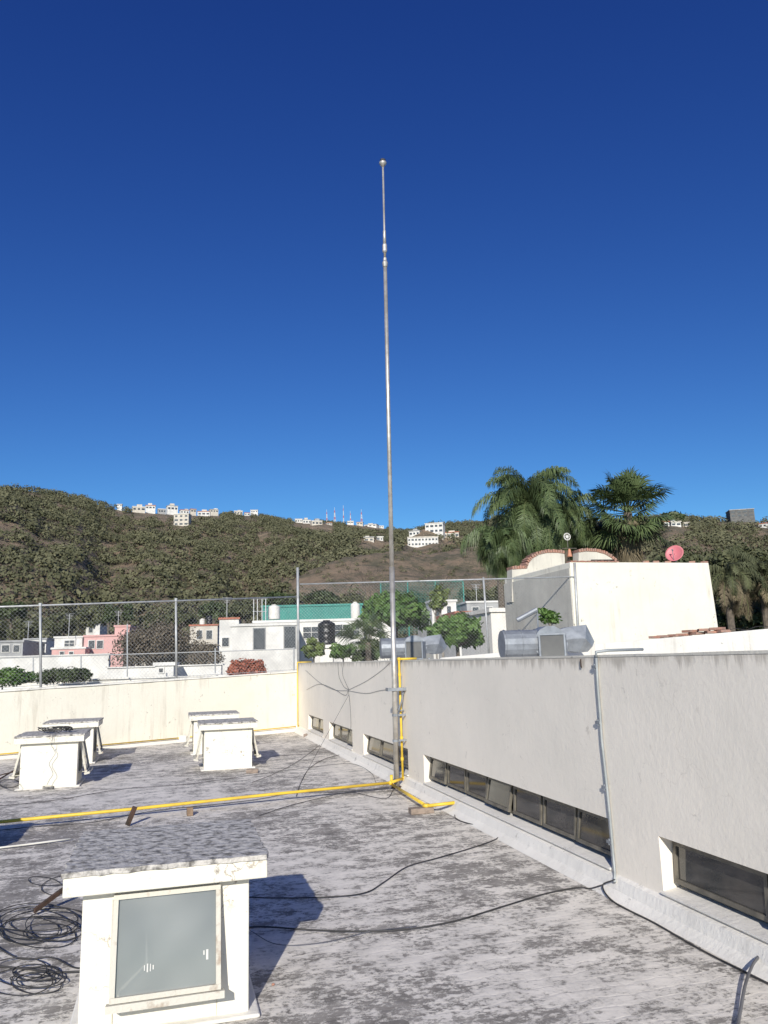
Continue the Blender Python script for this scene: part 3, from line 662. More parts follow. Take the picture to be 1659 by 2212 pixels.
wb(cur,SE,Z0,Z1); m.build('wall','wall',root)
m=MB(); n_=90
for i in range(n_):
    s0=SN+(SE-SN)*i/n_; s1_=SN+(SE-SN)*(i+1)/n_; h0=.012+.010*float(vn(i*.7,3)); h1=.012+.010*float(vn((i+1)*.7,3))
    m.hexa([WF(s0,-.003,ZT+.001),WF(s1_,-.003,ZT+.001),WF(s1_,TH+.01,ZT+.001),WF(s0,TH+.01,ZT+.001)],[WF(s0,.002,ZT+h0),WF(s1_,.002,ZT+h1),WF(s1_,TH,ZT+h1),WF(s0,TH,ZT+h0)])
m.build('coping','greyw',root)
m=MB(); zf=Z0-.02
m.prism([WF(SN,0.0,zf),WF(SN,-.035,zf-.012),WF(SN,-.06,.045),WF(SN,-.13,.002),WF(SN,0,.002)],d1*(SE-SN)); m.build('base_fillet','ledge',root)
for k,(a,b,n) in enumerate(ops):
    m=MB(); m.prism([WF(a,-.02,Z0-.005),WF(a,TH,Z0-.005),WF(a,TH,Z0+.035),WF(a,-.02,Z0+.006)],d1*(b-a)); m.build('sill','ledge',root)
    m=MB(); f=.025; td=.12
    m.box(WF(a,td,Z1-f),d1*(b-a),d2*.05,(0,0,f)); m.box(WF(a,td,Z0+.03),d1*(b-a),d2*.05,(0,0,f))
    w=(b-a)/n
    for i in range(n+1): m.box(WF(a+w*i-(f/2 if 0<i<n else (f if i==n else 0)),td+.002,Z0+.055),d1*f,d2*.046,(0,0,Z1-Z0-.08))
    m.build('window_frame','bronze',root)
    for i in range(n):
        th=math.radians([4,9,3,12,5,8,3][(i*3+k)%7]); hh=Z1-Z0-.085; a0=a+w*i+.02; a1=a+w*(i+1)-.02
        top=WF(0,td-.006,Z1-.03); dn=(-d2*math.sin(th)-V((0,0,1))*math.cos(th)); ot=(-d2*math.cos(th)+V((0,0,1))*math.sin(th))*.028
        P=lambda s,h: top+d1*s+dn*h
        fm=MB(); g=.028
        fm.box(P(a0,0),d1*(a1-a0),dn*g,ot); fm.box(P(a0,hh-g),d1*(a1-a0),dn*g,ot)
        fm.box(P(a0,g),d1*g,dn*(hh-2*g),ot); fm.box(P(a1-g,g),d1*g,dn*(hh-2*g),ot)
        fo=fm.build('window','bronze',root)
        MB().box(P(a0+g,g)+ot*.35,d1*(a1-a0-2*g),dn*(hh-2*g),ot*.2).build('pane','glass',fo)
# interior + roof slab of that building
m=MB(); m.box(WF(SN,TH,ZT-.75),d1*(SE-SN),d2*4.0,(0,0,.15)); m.build('roof_slab','white',root)
m=MB(); m.box(WF(SN,TH+1.5,GZ),d1*(SE-SN),d2*.1,(0,0,ZT-.76-GZ)); m.build('inner_wall','dconc',root)
# white parapet beyond the vents
Wa=D(950,1421,13.9); Wb=D(1659,1358,10.2); wd=(Wb-Wa); wdh=V((wd.x,wd.y,0)); wl=wdh.length; wu=wdh/wl; wn=V((-wu.y,wu.x,0)); wn=wn if wn.y>0 else -wn
We=Wa+wd*1.9
def wz(p): return Wa.z+(Wb.z-Wa.z)*((V((p.x,p.y,0))-V((Wa.x,Wa.y,0))).dot(wu)/wl)
root=empty('parapet_wall',(Wa+Wb)/2,'low white parapet behind the metal vents on the right','wall')
m=MB(); m.hexa([V((Wa.x,Wa.y,GZ)),V((We.x,We.y,GZ)),V((We.x,We.y,GZ))+wn*.22,V((Wa.x,Wa.y,GZ))+wn*.22],[Wa,We,We+wn*.22,Wa+wn*.22]); m.build('wall','white',root,bev=.015)
m=MB(); m.box(WF(SE-1.2,TH+.01,GZ),d2*3.2,d1*.2,(0,0,ZT-.02-GZ)); m.build('cross_wall','white',root,bev=.015)
# ---------------------------------------------------------------- skylights
def skylight(loc,rz,label,group=None):
    root=empty('roof_skylight',(0,0,0),label,'skylight',group)
    bw,bd,h=.77,.76,.625; ow=.235; ob=.165
    m=MB()
    m.box((-bw/2,-bd/2,0),(bw/2-ow,0,0),(0,bd,0),(0,0,h)); m.box((ow,-bd/2,0),(bw/2-ow,0,0),(0,bd,0),(0,0,h))
    m.box((-ow,-bd/2+.004,0),(2*ow,0,0),(0,bd-.008,0),(0,0,ob)); m.box((-ow,-bd/2+.004,.595),(2*ow,0,0),(0,bd-.008,0),(0,0,.03))
    m.build('curb','cream2',root,bev=.008)
    m=MB(); m.box((-ow,-.01,ob),(2*ow,0,0),(0,.02,0),(0,0,.43)); m.build('divider','hgrey',root)
    cw=.93; m=MB(); m.box((-cw/2,-cw/2,h+.002),(cw,0,0),(0,cw,0),(0,0,.085)); m.build('cap','cream2',root,bev=.006)
    # rough lichen-covered top with a crumbling edge
    m=MB(); n=22; ring=[]
    for sd in range(4):
        for i in range(n):
            t=-1+2*i/n; j=random.uniform(-.012,.007); e=cw/2+.004
            x,y=[(t*e,-e),(e,t*e),(-t*e,e),(-e,-t*e)][sd]; ring.append(V((x+j,y+j,h+.089)))
    m.prism(ring,(0,0,.022)); m.build('cap_surface','cap',root)
    m=MB(); m.prism([(-bw/2-.05,-bd/2-.05,.001),(bw/2+.05,-bd/2-.05,.001),(bw/2+.05,bd/2+.05,.001),(-bw/2-.05,bd/2+.05,.001)],(0,0,.018)); m.build('base_fillet','ledge',root,bev=.01)
    for sg in (-1,1):
        th=math.radians(12); dn=V((0,sg*math.sin(th),-math.cos(th))); ot=V((0,sg*math.cos(th),math.sin(th))); X=V((1,0,0))
        top=V((0,sg*(bd/2+.002),.60)); hh=.44; w=.245
        fm=MB(); g=.022; fm.box(top-X*w,X*2*w,dn*g,ot*.03); fm.box(top-X*w+dn*(hh-g),X*2*w,dn*g,ot*.035)
        fm.box(top-X*w+dn*g,X*g,dn*(hh-2*g),ot*.028); fm.box(top+X*(w-g)+dn*g,X*g,dn*(hh-2*g),ot*.028)
        fo=fm.build('window_frame','sash',root)
        p=MB().box(top-X*(w-g)+dn*g+ot*.008,X*2*(w-g),dn*(hh-2*g),ot*.006).build('pane','dusty',fo)
        MB().box(top-X*(w+.014)+dn*(hh+.002)-ot*.01,X*(2*w+.028),dn*.03,ot*.075).build('bottom_rail','sash',root)
        m=MB()
        for sx in (-1,1): m.tube([V((sx*(w-.03),sg*(bd/2-.01),ob+.02)),top+X*sx*(w-.02)+dn*(hh-.01)],.006,5); m.tube([V((sx*(w+.004),sg*(bd/2+.001),.58)),V((sx*(w+.004),sg*(bd/2+.001),ob+.01))],.005,5)
        m.build('stay','sash',root)
    root.location=loc; root.rotation_euler=(0,0,rz)
    return root
capR=G(578,1845,.735); c0=capR-d2*.465+d1*.465; c0.z=0
sk=skylight(c0,ANG,'large near rooftop skylight with dusty hinged glass window in its front')
bpy.context.view_layer.update()
def clone(px,py,label,off=.39,rz=PI/2):
    o=copy_tree(sk); g=G(px,py); g=g+d1*off; g.z=0; o.location=g; o.rotation_euler=(0,0,ANG+rz); tag(o,label,'skylight','small skylights on the roof'); return o
sl_left=clone(103,1703,'small cream skylight at the left with tangled wires on its cap')
clone(150,1652,'small cream skylight just behind the one with the tangled wires')
clone(493,1662,'small cream skylight in front of the pair near the middle')
clone(462,1628,'small cream skylight at the back of the pair near the middle')
o=copy_tree(sk); o.location=V((-4.1,7.3,0))-d2*.46-d1*.46; o.rotation_euler=(0,0,ANG+PI/2); tag(o,'unseen cream skylight added past the left edge to cast a shadow in','skylight','small skylights on the roof')  # unseen skylight added so its shadow falls in from the left
# paint drips on the near pane
fo=[c for c in sk.children if c.name.startswith('window_frame')][0]
th=math.radians(12)
for x,hh,l,w_ in ((-.100,.305,.022,.004),(-.088,.300,.034,.006),(-.074,.302,.03,.004),(-.062,.308,.018,.005),(.165,.275,.018,.006),(.178,.272,.042,.010)):
    m=MB(); dn=V((0,-math.sin(th),-math.cos(th))); ot=V((0,-math.cos(th),math.sin(th))); p=V((x,-.382,.60))+dn*hh+ot*.0145
    m.box(p,V((w_,0,0)),dn*l,ot*.001)
    me=bpy.data.meshes.new('paint_drip'); me.from_pydata([tuple(p) for p in m.v],[],m.f); me.materials.append(MT['hwhite']); o=bpy.data.objects.new('paint_drip',me); COL.objects.link(o); o.parent=fo
# ---------------------------------------------------------------- mast
PB=G(857,1702); PB.z=0
def zat(py,px): return PH(px,py,PB,V((0,-1,0))).z
root=empty('antenna_mast',PB,'tall thin galvanised metal mast strapped beside the wall','mast')
z1=zat(1225,842); z2=zat(570,829); z3=zat(530,828); z4=zat(352,827)
tx=(PH(827,352,PB,V((0,-1,0)))-PB).x
def lean(z): return PB+V((tx*z/z4,0,z))
m=MB(); m.tube([lean(0),lean(z1)],.036,14); m.build('lower_tube','steel',root,smooth=True)
m=MB(); m.tube([lean(z1),lean((z1+z2)/2),lean(z2)],[.031,.030,.028],14); m.build('middle_tube','steel',root,smooth=True)
m=MB(); m.tube([lean(z2-.05),lean(z2),lean(z2+.02),lean(z2+.05),lean(z2+.09)],[.034,.042,.042,.028,.028],12); m.build('coupling','steel',root)
m=MB(); m.tube([lean(z2+.08),lean(z3+.02)],.020,10); m.build('insulator','bronze',root)
m=MB(); m.tube([lean(z3-.12),lean(z3-.1),lean(z3),lean(z3+.03)],[.024,.036,.036,.024],12); m.build('coupling','steel',root)
z35=zat(500,828)
m=MB(); m.tube([lean(z3),lean(z35),lean(z35+.02),lean(z4-.06)],[.026,.024,.016,.015],10); m.build('upper_tube','steel',root,smooth=True)
m=MB(); m.tube([lean(z4-.07),lean(z4-.04),lean(z4-.01),lean(z4+.01)],[.018,.035,.060,.055],14); m.build('tip_cup','steel',root,smooth=True)
m=MB(); m.tube([lean(z4-.0),lean(z4+.05)],[.035,.045],10); m.tube([lean(z4+.045),lean(z4+.085)],[.006,.004],6); m.build('tip_head','black',root)
m=MB(); m.tube([lean(.002),lean(.02)],.07,14); m.build('foot_plate','rust',root)
zb=zat(1489,852); wt=(WF(0,0,0)-PB).dot(d2)
m=MB(); pc=lean(zb); m.box(pc-d2*.09-d1*.06+V((0,0,-.02)),d2*(wt+.09-.002),d1*.018,(0,0,.04)); m.box(pc-d2*.09+d1*.045+V((0,0,-.02)),d2*(wt+.09-.002),d1*.018,(0,0,.04))
m.box(pc-d2*.108-d1*.062+V((0,0,-.022)),d2*.016,d1*.127,(0,0,.044)); m.build('wall_bracket','galv',root)
m=MB(); m.tube([pc+d2*(wt-.03)-V((0,0,.02)),pc+d2*.05-V((0,0,.28))],.010,6); m.build('bracket_brace','galv',root)
for zz in (zat(1600,855),zat(1545,854)):
    m=MB(); m.tube([lean(zz-.015),lean(zz+.015)],.042,12); m.box(lean(zz)+d2*.03-V((0,0,.012)),d2*(wt-.032),d1*.012,(0,0,.024)); m.build('clamp','galv',root)
# ---------------------------------------------------------------- yellow gas pipes
def wp(px,py,t=-.03): return PH(px,py,WF(0,t,0),d2)
root=empty('gas_pipe',G(640,1708,0),'long yellow gas pipe crossing the roof and climbing the wall beside the mast','pipe')
P0=G(-120,1787,.10); P1=G(843,1691,.10); r_=.018
s_,z_=swz(878,1680); up0=WF(s_,-.05,.10)
m=MB(); m.tube([P0,P0.lerp(P1,.35)-V((0,0,.006)),P0.lerp(P1,.7)+V((0,0,.004)),P1],r_,10); m.build('floor_run','yellow',root,smooth=True)
m=MB(); m.tube([P1,up0],r_,10); m.build('wall_link','yellow',root,smooth=True)
upt=WF(s_,-.05,ZT+.035); m=MB(); m.tube([up0-V((0,0,.02)),upt],.016,10); m.build('riser','yellow',root,smooth=True)
m=MB(); m.tube([upt,upt+d2*.25],.016,10); m.build('wall_top_run','yellow',root,smooth=True)
for p in (P1,up0,upt):
    m=MB(); m.tube([p-V((0,0,.025)),p-V((0,0,.015)),p+V((0,0,.015)),p+V((0,0,.022))],[.016,.023,.023,.016],12); m.build('elbow','yellow',root,smooth=True)
for zz in (.35,.62,1.45): 
    m=MB(); m.tube([WF(s_,-.05,zz-.02),WF(s_,-.05,zz+.02)],.022,10); m.build('coupling','yellow',root)
m=MB(); m.tube([WF(s_-.08,-.07,.98),WF(s_+.05,-.07,.98)],.011,6); m.tube([WF(s_,-.12,.98),WF(s_,-.0,.98)],.014,8); m.build('valve','galv',root)
root=empty('gas_pipe',G(915,1740,0),'short yellow gas pipe bending along the wall foot onto a brick','pipe')
Q=[G(846,1694,.075),G(921,1741,.075),G(982,1734,.10)]
for i in range(2): m=MB(); m.tube([Q[i],Q[i+1]],.018,10); m.build('pipe_run','yellow',root,smooth=True)
m=MB(); m.tube([Q[1]-V((.03,-.02,0)),Q[1],Q[1]+V((.03,.02,0))],.024,10); m.build('elbow','yellow',root,smooth=True)
m=MB(); m.tube([G(846,1694,0),G(846,1694,0)+V((0,0,.12))],.021,10); m.build('tee','yellow',root,smooth=True)
root=empty('gas_pipe',FR-fn*.1,'thin yellow gas pipe along the foot of the far cream parapet','pipe')
a=FE-fn*.09+V((0,0,.10)); mid=FL+fdir*.53-fn*.09+V((0,0,.10)); b=FR-fn*.09+V((0,0,.12))
m=MB(); m.tube([a,mid],.013,8); m.build('pipe_run','yellow',root,smooth=True)
m=MB(); m.tube([mid,b],.013,8); m.build('pipe_run','yellow',root,smooth=True)
m=MB(); c_=WF(SB-.15,-.04,.13); ct=WF(SB-.15,-.04,ZT+.035); m.tube([b,c_],.014,8); m.build('pipe_run','yellow',root,smooth=True)
m=MB(); m.tube([c_,ct],.014,8); m.build('riser','yellow',root,smooth=True)
m=MB(); m.tube([ct,ct+d2*.35],.014,8); m.build('wall_top_run','yellow',root,smooth=True)
for k,px in enumerate((357,650)):
    p=FL+fdir*(px/643.)*.985-fn*.1; m=MB(); m.cb(p+V((0,0,.075)),.16,.12,.15,ANG)
    tag(m.build('pipe_support','ledge',None,bev=.01),['small white mortar block under the far yellow pipe','white mortar block at the far corner of the roof'][k],'block')
# ---------------------------------------------------------------- bricks, oddments
def brick(px,py,label,sx=.2,sy=.1,sz=.06,rz=.2,mat='oldbrick',name='loose_brick',cat='brick'):
    g=G(px,py); m=MB(); m.cb(g+V((0,0,sz/2+.002)),sx,sy,sz,rz); o=m.build(name,mat,None,bev=.006); return tag(o,label,cat)
brick(910,1757,'old brick supporting the bent yellow pipe by the wall foot',.26,.12,.06,.25)
brick(545,1670,'loose brick on the roof right of the middle skylights',.18,.1,.06,.1)
brick(725,1607,'broken brick lying against the wall below the far windows',.2,.12,.1,.5)
brick(740,1598,'second broken brick behind the one below the far windows',.2,.12,.08,.2)
brick(664,1592,'loose brick near the far corner by the wall',.2,.1,.07,1.2)
brick(410,1762,'upright wooden block propping the yellow pipe',.07,.07,.09,.3,'wood','wood_prop','block')
brick(590,2130,'tiny pebble of mortar on the roof right of the large skylight',.018,.014,.012,.3,'brick','mortar_chip','chip')
g=G(275,1785); m=MB(); dv=D(292,1742,g.y+.05)-g; m.tube([g+V((0,0,.01)),g+dv],.028,4); tag(m.build('steel_stub','rust'),'dark leaning rusty steel stub in front of the yellow pipe','metal stub')
g=G(72,1972,.02); g2=G(134,1926,.10); m=MB(); m.box(g,g2-g,V((.02,-.02,.0)),(0,0,.03)); tag(m.build('dark_bar','rust'),'dark rusty bar lying left of the large skylight','bar')
wire('white_pipe','thin white plastic pipe lying on the roof at the left','pipe',[G(-60,1838,.02),G(60,1824,.02),G(152,1812,.02)],.010,'tankw',n=2)
# ---------------------------------------------------------------- conduit on wall
root=empty('wall_conduit',WF(*[swz(1327,1925)[0],-.02,0]),'grey metal conduit running down the pale wall','conduit')
cpts=[(1288,1421),(1291,1480),(1296,1540),(1300,1600),(1310,1690),(1318,1770),(1324,1840),(1328,1885)]
m=MB(); m.tube([wp(x,y,-.016) for x,y in cpts]+[wp(1328,1905,-.06)],.0105,8); m.build('tube','conduit',root,smooth=True)
p0=wp(1288,1419,-.016); m=MB(); m.tube([p0,p0+V((0,0,.035)),p0+d2*.1+V((0,0,.045)),p0+d2*.4+V((0,0,.045))],.0105,8); m.build('bend','conduit',root,smooth=True)
for x,y in ((1289,1440),(1297,1560),(1311,1700),(1322,1818)):
    p=wp(x,y,-.002); m=MB(); m.box(p-d1*.03-V((0,0,.01))-d2*.028,d1*.06,d2*.005,(0,0,.02)); m.tube([p-d2*.016-V((0,0,.02)),p-d2*.016+V((0,0,.02))],.014,8); m.build('clip','galv',root)
# cables on the roof
wire('black_cable','black cable from the conduit foot running to the right edge of the roof','cable',[wp(1328,1900,-.06),WF(-.02,-.10,.05),WF(-.25,-.155,.012),WF(-.7,-.15,.012),WF(-1.2,-.17,.012),WF(-1.8,-.15,.012),WF(-2.4,-.18,.012),WF(-3.4,-.2,.012)],.0055)
wire('black_cable','long black cable curving from the conduit foot to behind the large skylight','cable',[WF(.0,-.09,.05),WF(.08,-.15,.012)]+gw([(1250,1917),(1180,1930),(1080,1960),(980,1990),(870,2008),(760,2012),(660,2008),(560,2002),(470,2010)]),.005)
wire('black_cable','thin black cable looping past the large skylight shadow toward the bent yellow pipe','cable',gw([(500,1936),(600,1940),(720,1937),(790,1928),(830,1905),(880,1872),(950,1852),(1030,1828),(1072,1812),(1078,1800),(1060,1790),(1010,1778),(985,1768),(982,1752),(976,1738)]),.0045)
wire('grey_cable','thin grey cable lying right of the large skylight','cable',gw([(540,2010),(600,2040),(700,2035),(800,2012),(900,2000)]),.0025,'greycable')
wire('thin_cable','thin cable crossing the roof from the middle skylights to the far windows','cable',gw([(640,1720),(650,1690),(668,1660),(700,1640),(735,1630),(770,1622),(790,1612)]),.004)
wire('thin_cable','thin dark cable behind the yellow pipe at the left','cable',gw([(-40,1745),(120,1728),(260,1705),(420,1692),(560,1672),(690,1655),(760,1650),(800,1668),(812,1690)]),.003)
wire('thin_cable','dark cable lying along the front of the yellow pipe','cable',gw([(-40,1798),(80,1785),(200,1776),(330,1752),(460,1738),(560,1726),(640,1712),(740,1710),(840,1700)]),.004)
wire('thin_cable','thin slack cable on the roof below the yellow pipe at centre','cable',gw([(560,1762),(620,1742),(700,1722),(760,1712),(830,1725),(850,1706)]),.0035)
wire('thin_cable','thin cable from the wall foot to the skylights at the back','cable',gw([(545,1690),(600,1668),(650,1640),(700,1600),(690,1590)]),.0035)
for k,(px,py,rx,ry,nl,l) in enumerate([(80,2000,85,30,9,'messy coil of black cable left of the large skylight'),(62,2108,62,22,7,'tighter coil of black cable in the lower left corner'),(100,1910,42,15,2,'single loose loop of thin black cable at the left')]):
    pts=[]
    for i in range(nl*12):
        a=i/12*2*PI; lp=i/12; j=.92+.26*math.sin(lp*2.3+k*2)+.13*math.sin(i*.55)+random.uniform(-.04,.04)
        pts.append(G(px+rx*j*math.cos(a)+24*math.sin(lp*1.9),py+ry*j*math.sin(a)+15*math.cos(lp*2.7),.008+.003*(i//12)))
    wire('cable_coil',l,'cable',pts,.0032,n=4,sides=5)
wire('black_cable','black cable trailing from the coils toward the large skylight','cable',gw([(-30,2030),(40,2070),(110,2068),(160,2090),(195,2088)]),.0045)
wire('black_cable','black cable along the lower left edge between the coils','cable',gw([(-30,2085),(60,2093),(120,2100),(185,2098)]),.006)
for i,l in enumerate(['dark stick leaning behind the left skylight, lower one','dark stick leaning behind the left skylight, upper one']):
    wire('dark_stick',l,'stick',[G(-30,1700-18*i,.02),G(46,1655+8*i,.12)],.011,'rust',sm=False)
wire('cable_coil','small tangle of cable at the left edge beside the left skylight','cable',[G(18+22*math.cos(i*.9)*(1+.2*math.sin(i)),1692+9*math.sin(i*.9),.02+.003*i) for i in range(24)],.004,n=4)
wire('grey_tubing','thin dark hose curving up in the lower right corner','tubing',[G(1590,2240,.03),G(1600,2180,.03),G(1612,2120,.04),G(1632,2075,.06),G(1662,2052,.06),G(1720,2040,.03)],.008,'greycable')  # dark curved band of unclear origin, modelled as a tube
# wires on left skylight cap and hanging down its front
sc=sl_left.location; ztp=.74
pts=[]
for i in range(60):
    a=i*.55; pts.append(V((sc.x+.06+.20*math.cos(a)*(1+.3*math.sin(i*1.3)),sc.y-.1+.10*math.sin(a)*(1+.3*math.cos(i*.7)),ztp+.012+.07*abs(math.sin(i*.8)))))
wire('cable_tangle','dark red and black tangle of wires on the left skylight cap','wires',pts,.006,n=3,sides=5)
f0=sc-d1*.49
pts=[V((f0.x+.05,f0.y,ztp+.02)),V((f0.x+.05,f0.y-.02,.60))]+[V((f0.x+.04+.035*math.sin(i*1.6),f0.y+.06-.01*i,.55-.07*i)) for i in range(8)]
wire('hanging_wire','wavy grey wire hanging down the front of the left skylight','wire',pts,.0035,'greycable')
wire('cable_coil','small coil of wire at the foot of the left skylight','wires',[V((f0.x+.05+.08*math.cos(i*.8),f0.y-.06+.04*math.sin(i*.8),.012+.002*i)) for i in range(22)],.004,n=4)
# wires on wall
def wires(lst):
    for l,p,mt in lst: wire('wall_wire',l,'wire',[wp(x,y,-.006) for x,y in p],.0028,mt,n=6,sides=5)
wires([('thin white wire sagging between the far corner and the wall junction',[(660,1448),(690,1474),(722,1490),(752,1492)],'greycable'),
('loose looped wire low on the wall near the far corner',[(662,1490),(690,1478),(720,1488),(745,1502),(752,1492)],'black'),
('wire bundle dropping from the wall junction to the far windows',[(752,1488),(756,1520),(758,1560),(757,1590)],'black'),
('thin wire running from the junction toward the mast bracket',[(752,1492),(790,1498),(820,1492),(842,1489)],'greycable'),
('thin wire from wall top down to the wall junction, left',[(730,1430),(732,1460),(742,1482),(752,1490)],'black'),
('thin wire from wall top down to the wall junction, right',[(742,1430),(740,1456),(748,1478),(754,1490)],'black'),
('slack wire between wall junction and the wall top beside the mast',[(754,1490),(790,1472),(822,1450),(842,1432)],'greycable')])
wire('wall_wire','long thin wire stretched from the wall junction down to the roof','wire',[wp(754,1500,-.02),G(650,1690,.02)],.003,sm=False)
# ---------------------------------------------------------------- vents
def vent(px,py,t,label,sc=1.,ang=0.):
    c=PH(px,py,WF(0,t,0),d2); zb=ZT-.6
    root=empty('metal_vent',(c.x,c.y,zb),label,'vent','galvanised roof vents')
    X=V((math.cos(ang),math.sin(ang),0)); Y=V((-math.sin(ang),math.cos(ang),0)); Z=V((0,0,1))
    m=MB(); m.tube([c-X*.64*sc,c-X*.62*sc,c-X*.15*sc],[.19*sc]*3,16); m.build('duct','galv',root,smooth=False)
    for k in (-.6,-.38,-.17): m=MB(); m.tube([c+X*(k*sc-.010),c+X*(k*sc+.010)],.20*sc,16); m.build('seam_ring','galv',root)
    m=MB(); m.tube([c+Y*-.16*sc,c+Y*.18*sc],.235*sc,14); m.build('fan_scroll','galv',root)
    f=c-Y*.161*sc+X*.04*sc-Z*.05*sc; w=.16*sc; Xb=(X*.90-Y*.436); Yb=V((-Xb.y,Xb.x,0))
    m=MB(); m.box(f-Xb*w-Z*w-Yb*.20*sc+Yb*.03,Xb*2*w,Yb*.25*sc,Z*2*w); m.build('outlet_box','galv',root,bev=.006)
    m=MB(); o2=f-Yb*(.195*sc); fw=w+.016
    m.box(o2-Xb*fw-Z*fw,Xb*2*fw,Yb*.012,Z*.022); m.box(o2-Xb*fw+Z*(fw-.022),Xb*2*fw,Yb*.012,Z*.022)
    m.box(o2-Xb*fw-Z*(fw-.022),Xb*.022,Yb*.012,Z*(2*fw-.044)); m.box(o2+Xb*(fw-.022)-Z*(fw-.022),Xb*.022,Yb*.012,Z*(2*fw-.044)); m.build('outlet_flange','galv',root)
    m=MB(); m.box(o2-Xb*(fw-.03)-Z*(fw-.03)+Yb*.006,Xb*2*(fw-.03),Yb*.012,Z*2*(fw-.03)); m.build('outlet_grille','dconc',root)
    pts=[c+X*.08*sc+Z*.02*sc,c+X*.30*sc+Z*.05*sc,c+X*.46*sc+Z*.05*sc,c+X*.60*sc-Z*.06*sc]
    m=MB(); m.tube(pts,[.16*sc,.19*sc,.23*sc,.10*sc],6); m.build('elbow','galv',root)
    for sx in (-.45,0,.3): m=MB(); m.box(c+X*sx*sc-X*.02-Z*.7*sc,X*.04,Y*.04,Z*.5*sc); m.build('stand','galv',root)
vent(1182,1390,2.2,'large galvanised duct vent above the wall on the right',1.06,.12)
vent(893,1399,1.7,'smaller galvanised duct vent above the wall behind the mast',1.05,.12)
# ---------------------------------------------------------------- chain-link fences
def chain(root,a0,a1,b0,b1,sp=.085,r=.0012):
    """a0,a1 bottom ends; b0,b1 top ends"""
    L=(a1-a0).length; h=((b0-a0).length+(b1-a1).length)/2; m=MB()
    def P(u,v): return (a0.lerp(a1,u/L)).lerp(b0.lerp(b1,u/L),v/h)
    n=int((L+h)/sp)
    for i in range(n+1):
        u0=-h+i*sp
        s0=max(0,-u0); s1=min(h,L-u0)
        if s1>s0: m.tube([P(u0+s0,s0),P(u0+s1,s1)],r,3,False)
        u0=i*sp; s0=max(0,u0-L); s1=min(h,u0)
        if s1>s0: m.tube([P(u0-s0,s0)+fn*.003,P(u0-s1,s1)+fn*.003],r,3,False)
    return m.build('chain_link_mesh','mesh',root)
fpl=FL+fn*.1
def fp(px,py): return PH(px,py,fpl,fn)
root=empty('chain_link_fence',fp(381,1470),'chain-link fence on top of the far cream parapet','fence')
fx=[(-330,1322,1512),(87,1307,1489),(380,1296,1469)]
for x,yt,yb in fx: m=MB(); m.tube([fp(x+1,yb),fp(x,yt)],.025,10); m.build('post','fence',root,smooth=True)
m=MB(); m.tube([fp(645,1452),fp(643,1226)],.034,10); m.build('corner_post','fence',root,smooth=True)
m=MB(); m.tube([fp(-330,1322),fp(643,1289)],.019,8); m.build('top_rail','fence',root,smooth=True)
m=MB(); m.tube([fp(-330,1506),fp(645,1446)],.006,6); m.build('bottom_wire','fence',root)
chain(root,fp(-330,1506),fp(645,1446),fp(-330,1322),fp(643,1289))
for x,yt in ((87,1307),(380,1296),(643,1289)): m=MB(); p=fp(x,yt); m.tube([p-V((0,0,.03)),p+V((0,0,.04))],.034,10); m.build('rail_fitting','fence',root)
HC=D(1243,1370,19.2)
e0=fp(648,1262)+fdir.normalized()*.05; e1=PH(1240,1247,HC,V((0,-1,0)))
rn=(e1-e0).cross(V((0,0,1))).normalized()
def rp(px,py): return PH(px,py,e0,rn)
root=empty('chain_link_fence',rp(1045,1420),'chain-link fence between the tall corner post and the white house','fence')
for x,x2,yt in ((1044,1057,1247),(1241,1252,1216)): m=MB(); m.tube([rp(x2,1425),rp(x,yt)],.034 if x>1200 else .025,10); m.build('post','fence',root,smooth=True)
m=MB(); m.tube([rp(648,1262),rp(1241,1246)],.019,8); m.build('top_rail','fence',root,smooth=True)
chain(root,rp(650,1432),rp(1256,1425),rp(648,1262),rp(1241,1246))
root=empty('chain_link_fence',D(275,1450,28),'lower farther chain-link fence above the hedges','fence')
for x,yt,yb in ((-60,1424,1470),(72,1420,1470),(175,1416,1468),(275,1348,1462),(465,1400,1455),(635,1398,1448)): m=MB(); m.tube([D(x,yb,28),D(x,yt,28)],.026,8); m.build('post','fence',root)
m=MB(); m.tube([D(-60,1424,28),D(635,1402,28)],.018,6); m.build('top_rail','fence',root)
chain(root,D(-60,1475,28),D(635,1455,28),D(-60,1424,28),D(635,1402,28),.13,.0018)
house('boundary_wall','white wall below the lower chain-link fence',(-60,1466,640,1480),28.3,.2,'white',cat='wall',ang=0.0,rt=.04)
# ---------------------------------------------------------------- bell gable house on the right
u=d2; nrm=-d1
def hp(px,py): return PH(px,py,HC,nrm)
tl=hp(1243,1217); tr_=hp(1541,1213); W=(tr_-tl).dot(u); ztop=(tl.z+tr_.z)/2
b0=V((HC.x,HC.y,GZ)); dep=4.0
root=empty('bell_gable_house',b0+u*W/2+d1*dep/2,'cream white house with curved brick-edged bell gable on the right','house')
m=MB(); bb=.25
m.hexa([b0,b0+u*(W+bb*2),b0+u*(W+bb*2)+d1*dep,b0+d1*dep],[b0+V((0,0,ztop-GZ)),b0+u*W+V((0,0,ztop-GZ)),b0+u*W+d1*dep+V((0,0,ztop-GZ)),b0+d1*dep+V((0,0,ztop-GZ))]); m.build('front_wall','cream',root,bev=.02)
m=MB(); m.box(b0-u*.03+d1*.02,u*.027,d1*(dep-.02),(0,0,ztop-GZ-.15)); m.build('shaded_side_wall','greyw',root)  # stained stucco side, its shade painted in as a greyer colour
go=b0+d1*(dep-.6)
def gp(px,py): return PH(px,py,go,nrm)
